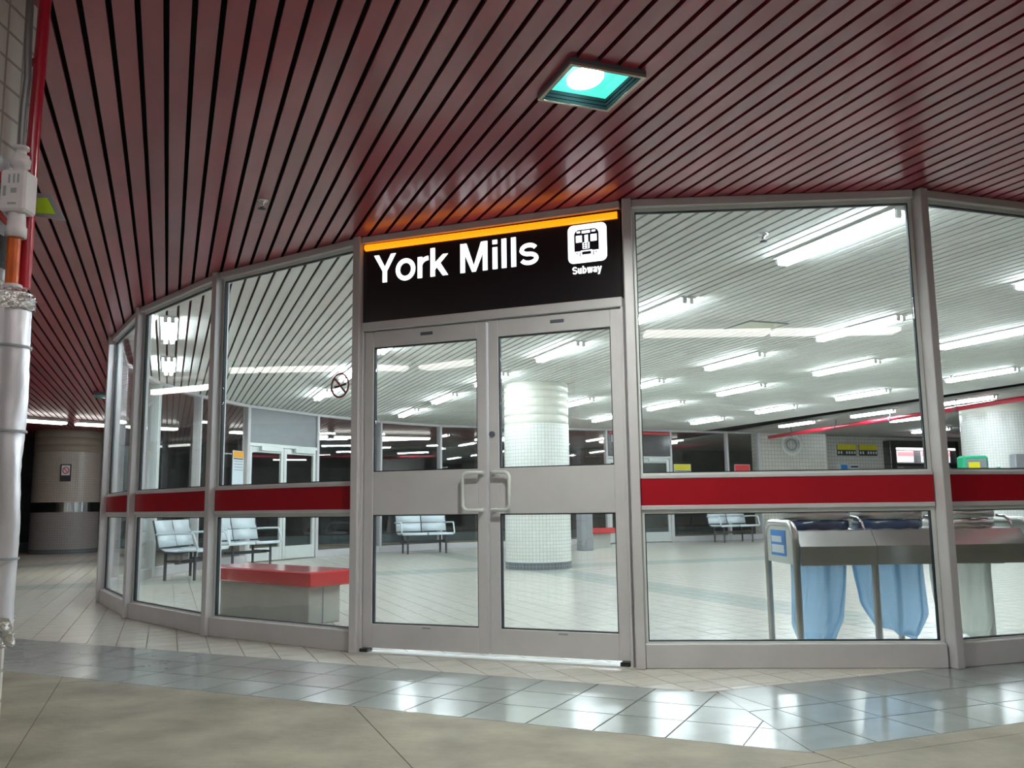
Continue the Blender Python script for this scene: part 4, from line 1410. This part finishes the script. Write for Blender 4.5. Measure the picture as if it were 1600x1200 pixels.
# ------------------------------------------------------------------ tiled pier at the picture edge with pipe assembly
wl = MB(); wl.box(-2.9, -1.745, 1.4, 3.12, 0, H)
wl_o = tag(wl.build('wall_left', 'wall_tile2', None, uvwall=True), 'tiled pier at the picture edge carrying pipes', None, None, 'structure')
ns = tag(empty('pier_sign', (-1.745, 2.96, 0)), 'round no smoking sign on the tiled pier behind the pipe', 'sign')
mb = MB().prism_xz(rrect(-0.17, 0.12, 1.72, 2.14, .01), -0.004, 0.0)
mb.v = [(-y + 0.001, x, z) for (x, y, z) in mb.v]; mb.build('plate', 'paper', ns)
q = MB(); stroke(q, arc(0, 2.01, .085, .085, 0, 360, 32), 0.024, 0); stroke(q, [(-.055, 2.065), (.055, 1.955)], .02, 0)
q.v = [(0.010 - y, x, z) for (x, y, z) in q.v]; q.build('prohibition_ring', 'print_red', ns)
q = MB(); q.box(-0.15, 0.11, -0.002, 0.002, 1.76, 1.87); q.v = [(0.007 - y, x, z) for (x, y, z) in q.v]; q.build('caption_plate', 'print_black', ns)

PX, PY = -1.672, 2.90
pa = tag(empty('foil_wrapped_pipe', (PX, PY, 0)), 'foil wrapped standpipe with white control valve and red pipe', 'pipe')
# foil wrap: slightly irregular sleeve with ragged hem
rnd = random.Random(5)
seg, nz_ = 28, 46
vs, fs = [], []
for j in range(nz_ + 1):
    t = j / nz_
    z = 0.60 + (1.655 - 0.60) * t
    for i in range(seg):
        a = 2 * math.pi * i / seg
        dent = 0.0025 * math.sin(5 * z * 3 + 2 * a) + 0.002 * math.sin(3 * a + 9 * z) + rnd.uniform(-.0012, .0012)
        zz = z if j else z - 0.03 * abs(math.sin(3.5 * a)) - rnd.uniform(0, .03)
        vs.append(((0.064 + dent) * math.cos(a), (0.064 + dent) * math.sin(a), zz))
for j in range(nz_):
    for i in range(seg):
        fs.append((j * seg + i, j * seg + (i + 1) % seg, (j + 1) * seg + (i + 1) % seg, (j + 1) * seg + i))
MB().add(vs, fs, True).build('foil_sleeve', 'foil', pa)
vs, fs = [], []
for j in range(9):
    t = j / 8
    r0 = 0.071 - 0.038 * max(0, t - .6) / .4
    for i in range(36):
        a = 2 * math.pi * i / 36
        rr_ = r0 + rnd.uniform(-.006, .006)
        vs.append((rr_ * math.cos(a), rr_ * math.sin(a), 1.60 + 0.075 * t + rnd.uniform(-.004, .004)))
for j in range(8):
    for i in range(36):
        fs.append((j * 36 + i, j * 36 + (i + 1) % 36, (j + 1) * 36 + (i + 1) % 36, (j + 1) * 36 + i))
MB().add(vs, fs).build('foil_collar', 'foil_crumple', pa)
vs, fs = [], []
for j in range(7):
    t = j / 6
    for i in range(30):
        a = 2 * math.pi * i / 30
        rr_ = 0.050 + 0.022 * abs(math.sin(2.5 * a + 3 * t)) + rnd.uniform(-.006, .006)
        vs.append((rr_ * math.cos(a), rr_ * math.sin(a), 0.51 + 0.085 * t + rnd.uniform(-.012, .012)))
for j in range(6):
    for i in range(30):
        fs.append((j * 30 + i, j * 30 + (i + 1) % 30, (j + 1) * 30 + (i + 1) % 30, (j + 1) * 30 + i))
MB().add(vs, fs).build('ragged_hem', 'foil_crumple', pa)
for z in (1.47, 1.19, 0.78):
    MB().lathe([(0.0705, z), (0.0715, z + .004), (0.0705, z + .008)], 28, caps=False).build('tape_seam', 'print_grey', pa)
    MB().bbox(-0.075, -0.06, -0.012, 0.012, z - .01, z + .01, .003).build('bracket', 'conduit', pa)
MB().tube([(-0.004, 0, 1.66), (-0.004, 0, 1.85)], 0.021, 16).build('warm_reflection_pipe', 'pipe_warm_reflection', pa)  # lower run of the red riser, its warm reflection painted orange
MB().lathe([(0.029, 1.668), (0.031, 1.672), (0.031, 1.684), (0.029, 1.688)], 18).build('ring_clamp', 'white_plastic', pa)
MB().lathe([(0.027, 1.85), (0.034, 1.853), (0.034, 1.885), (0.030, 1.89), (0.027, 1.935)], 18).build('coupling', 'white_plastic', pa)
vb = MB().bbox(-0.044, 0.044, -0.04, 0.04, 1.935, 2.08, .008).build('valve_box', 'white_plastic', pa)
for (x0, x1, z0, z1) in ((-.014, -.008, 2.03, 2.06), (0.002, 0.008, 2.03, 2.062), (0.016, .022, 2.03, 2.062), (-.004, .016, 1.995, 2.012), (-.012, .016, 1.955, 1.962), (-.03, -.02, 1.985, 2.02)):
    MB().box(x0, x1, -.0412, -.0395, z0, z1).build('printed_mark', 'print_grey', vb)
MB().lathe([(0.022, 2.08), (0.022, 2.095), (0.031, 2.10), (0.033, 2.125), (0.027, 2.135), (0.027, 2.14), (0.018, 2.143), (0.018, 2.16), (0.026, 2.162), (0.026, 2.172)], 18).build('gland', 'white_plastic', pa)
MB().tube([(0.0, 0, 2.16), (0.0, 0, 2.3), (0.006, 0, 2.42), (0.0, 0.0, 2.55), (-0.004, 0, H)], 0.0125, 10).build('conduit', 'conduit', pa)
rr1 = tag(empty('red_riser', (PX + 0.004, PY + 0.062, 0)), 'red riser pipe beside the grey conduit at the picture edge', 'pipe')
MB().tube([(0, 0, 1.69), (0, 0, 2.2), (0.012, 0, H)], 0.021, 14).build('pipe', 'pipe_red', rr1)
MB().lathe([(0.0225, 2.50), (0.0225, 2.52)], 14).build('joint_ring', 'pipe_red', rr1)
fs_ = tag(empty('flag_sign', (PX - 0.02, PY + 0.14, 0)), 'small lime green triangular sign behind the valve', 'sign')
mb = MB().prism_xz([(-.01, 1.975), (0.115, 1.955), (0.055, 2.055), (0.0, 2.06)], -0.002, 0.002); mb.build('board', 'print_grey', fs_)
mb = MB().prism_xz([(0.0, 1.985), (0.078, 1.98), (0.045, 2.04), (0.01, 2.04)], -0.004, -0.002); mb.build('lime_face', 'lime', fs_)
MB().tube([(0.0, 0, 2.0), (-0.062, 0.0, 2.0)], 0.006, 6).build('arm', 'conduit', fs_)

# ------------------------------------------------------------------ cctv camera seen through the end bay
cc = tag(empty('security_camera', W(14.4, -0.72, H), TH), 'white security camera hanging under the red ceiling at the curved end', 'camera')
MB().tube([(0, 0, 0), (0, 0, -0.16)], 0.018, 8).build('drop_pole', 'fixture_white', cc)
MB().bbox(-0.05, 0.05, -0.17, 0.14, -0.26, -0.16, 0.012).build('housing', 'fixture_white', cc)
mb = MB().lathe([(0.035, 0), (0.035, 0.03), (0.03, 0.032)], 16)
mb.v = [(x, -0.165 - z, y - 0.21) for (x, y, z) in mb.v]; mb.build('lens_tube', 'print_black', cc)
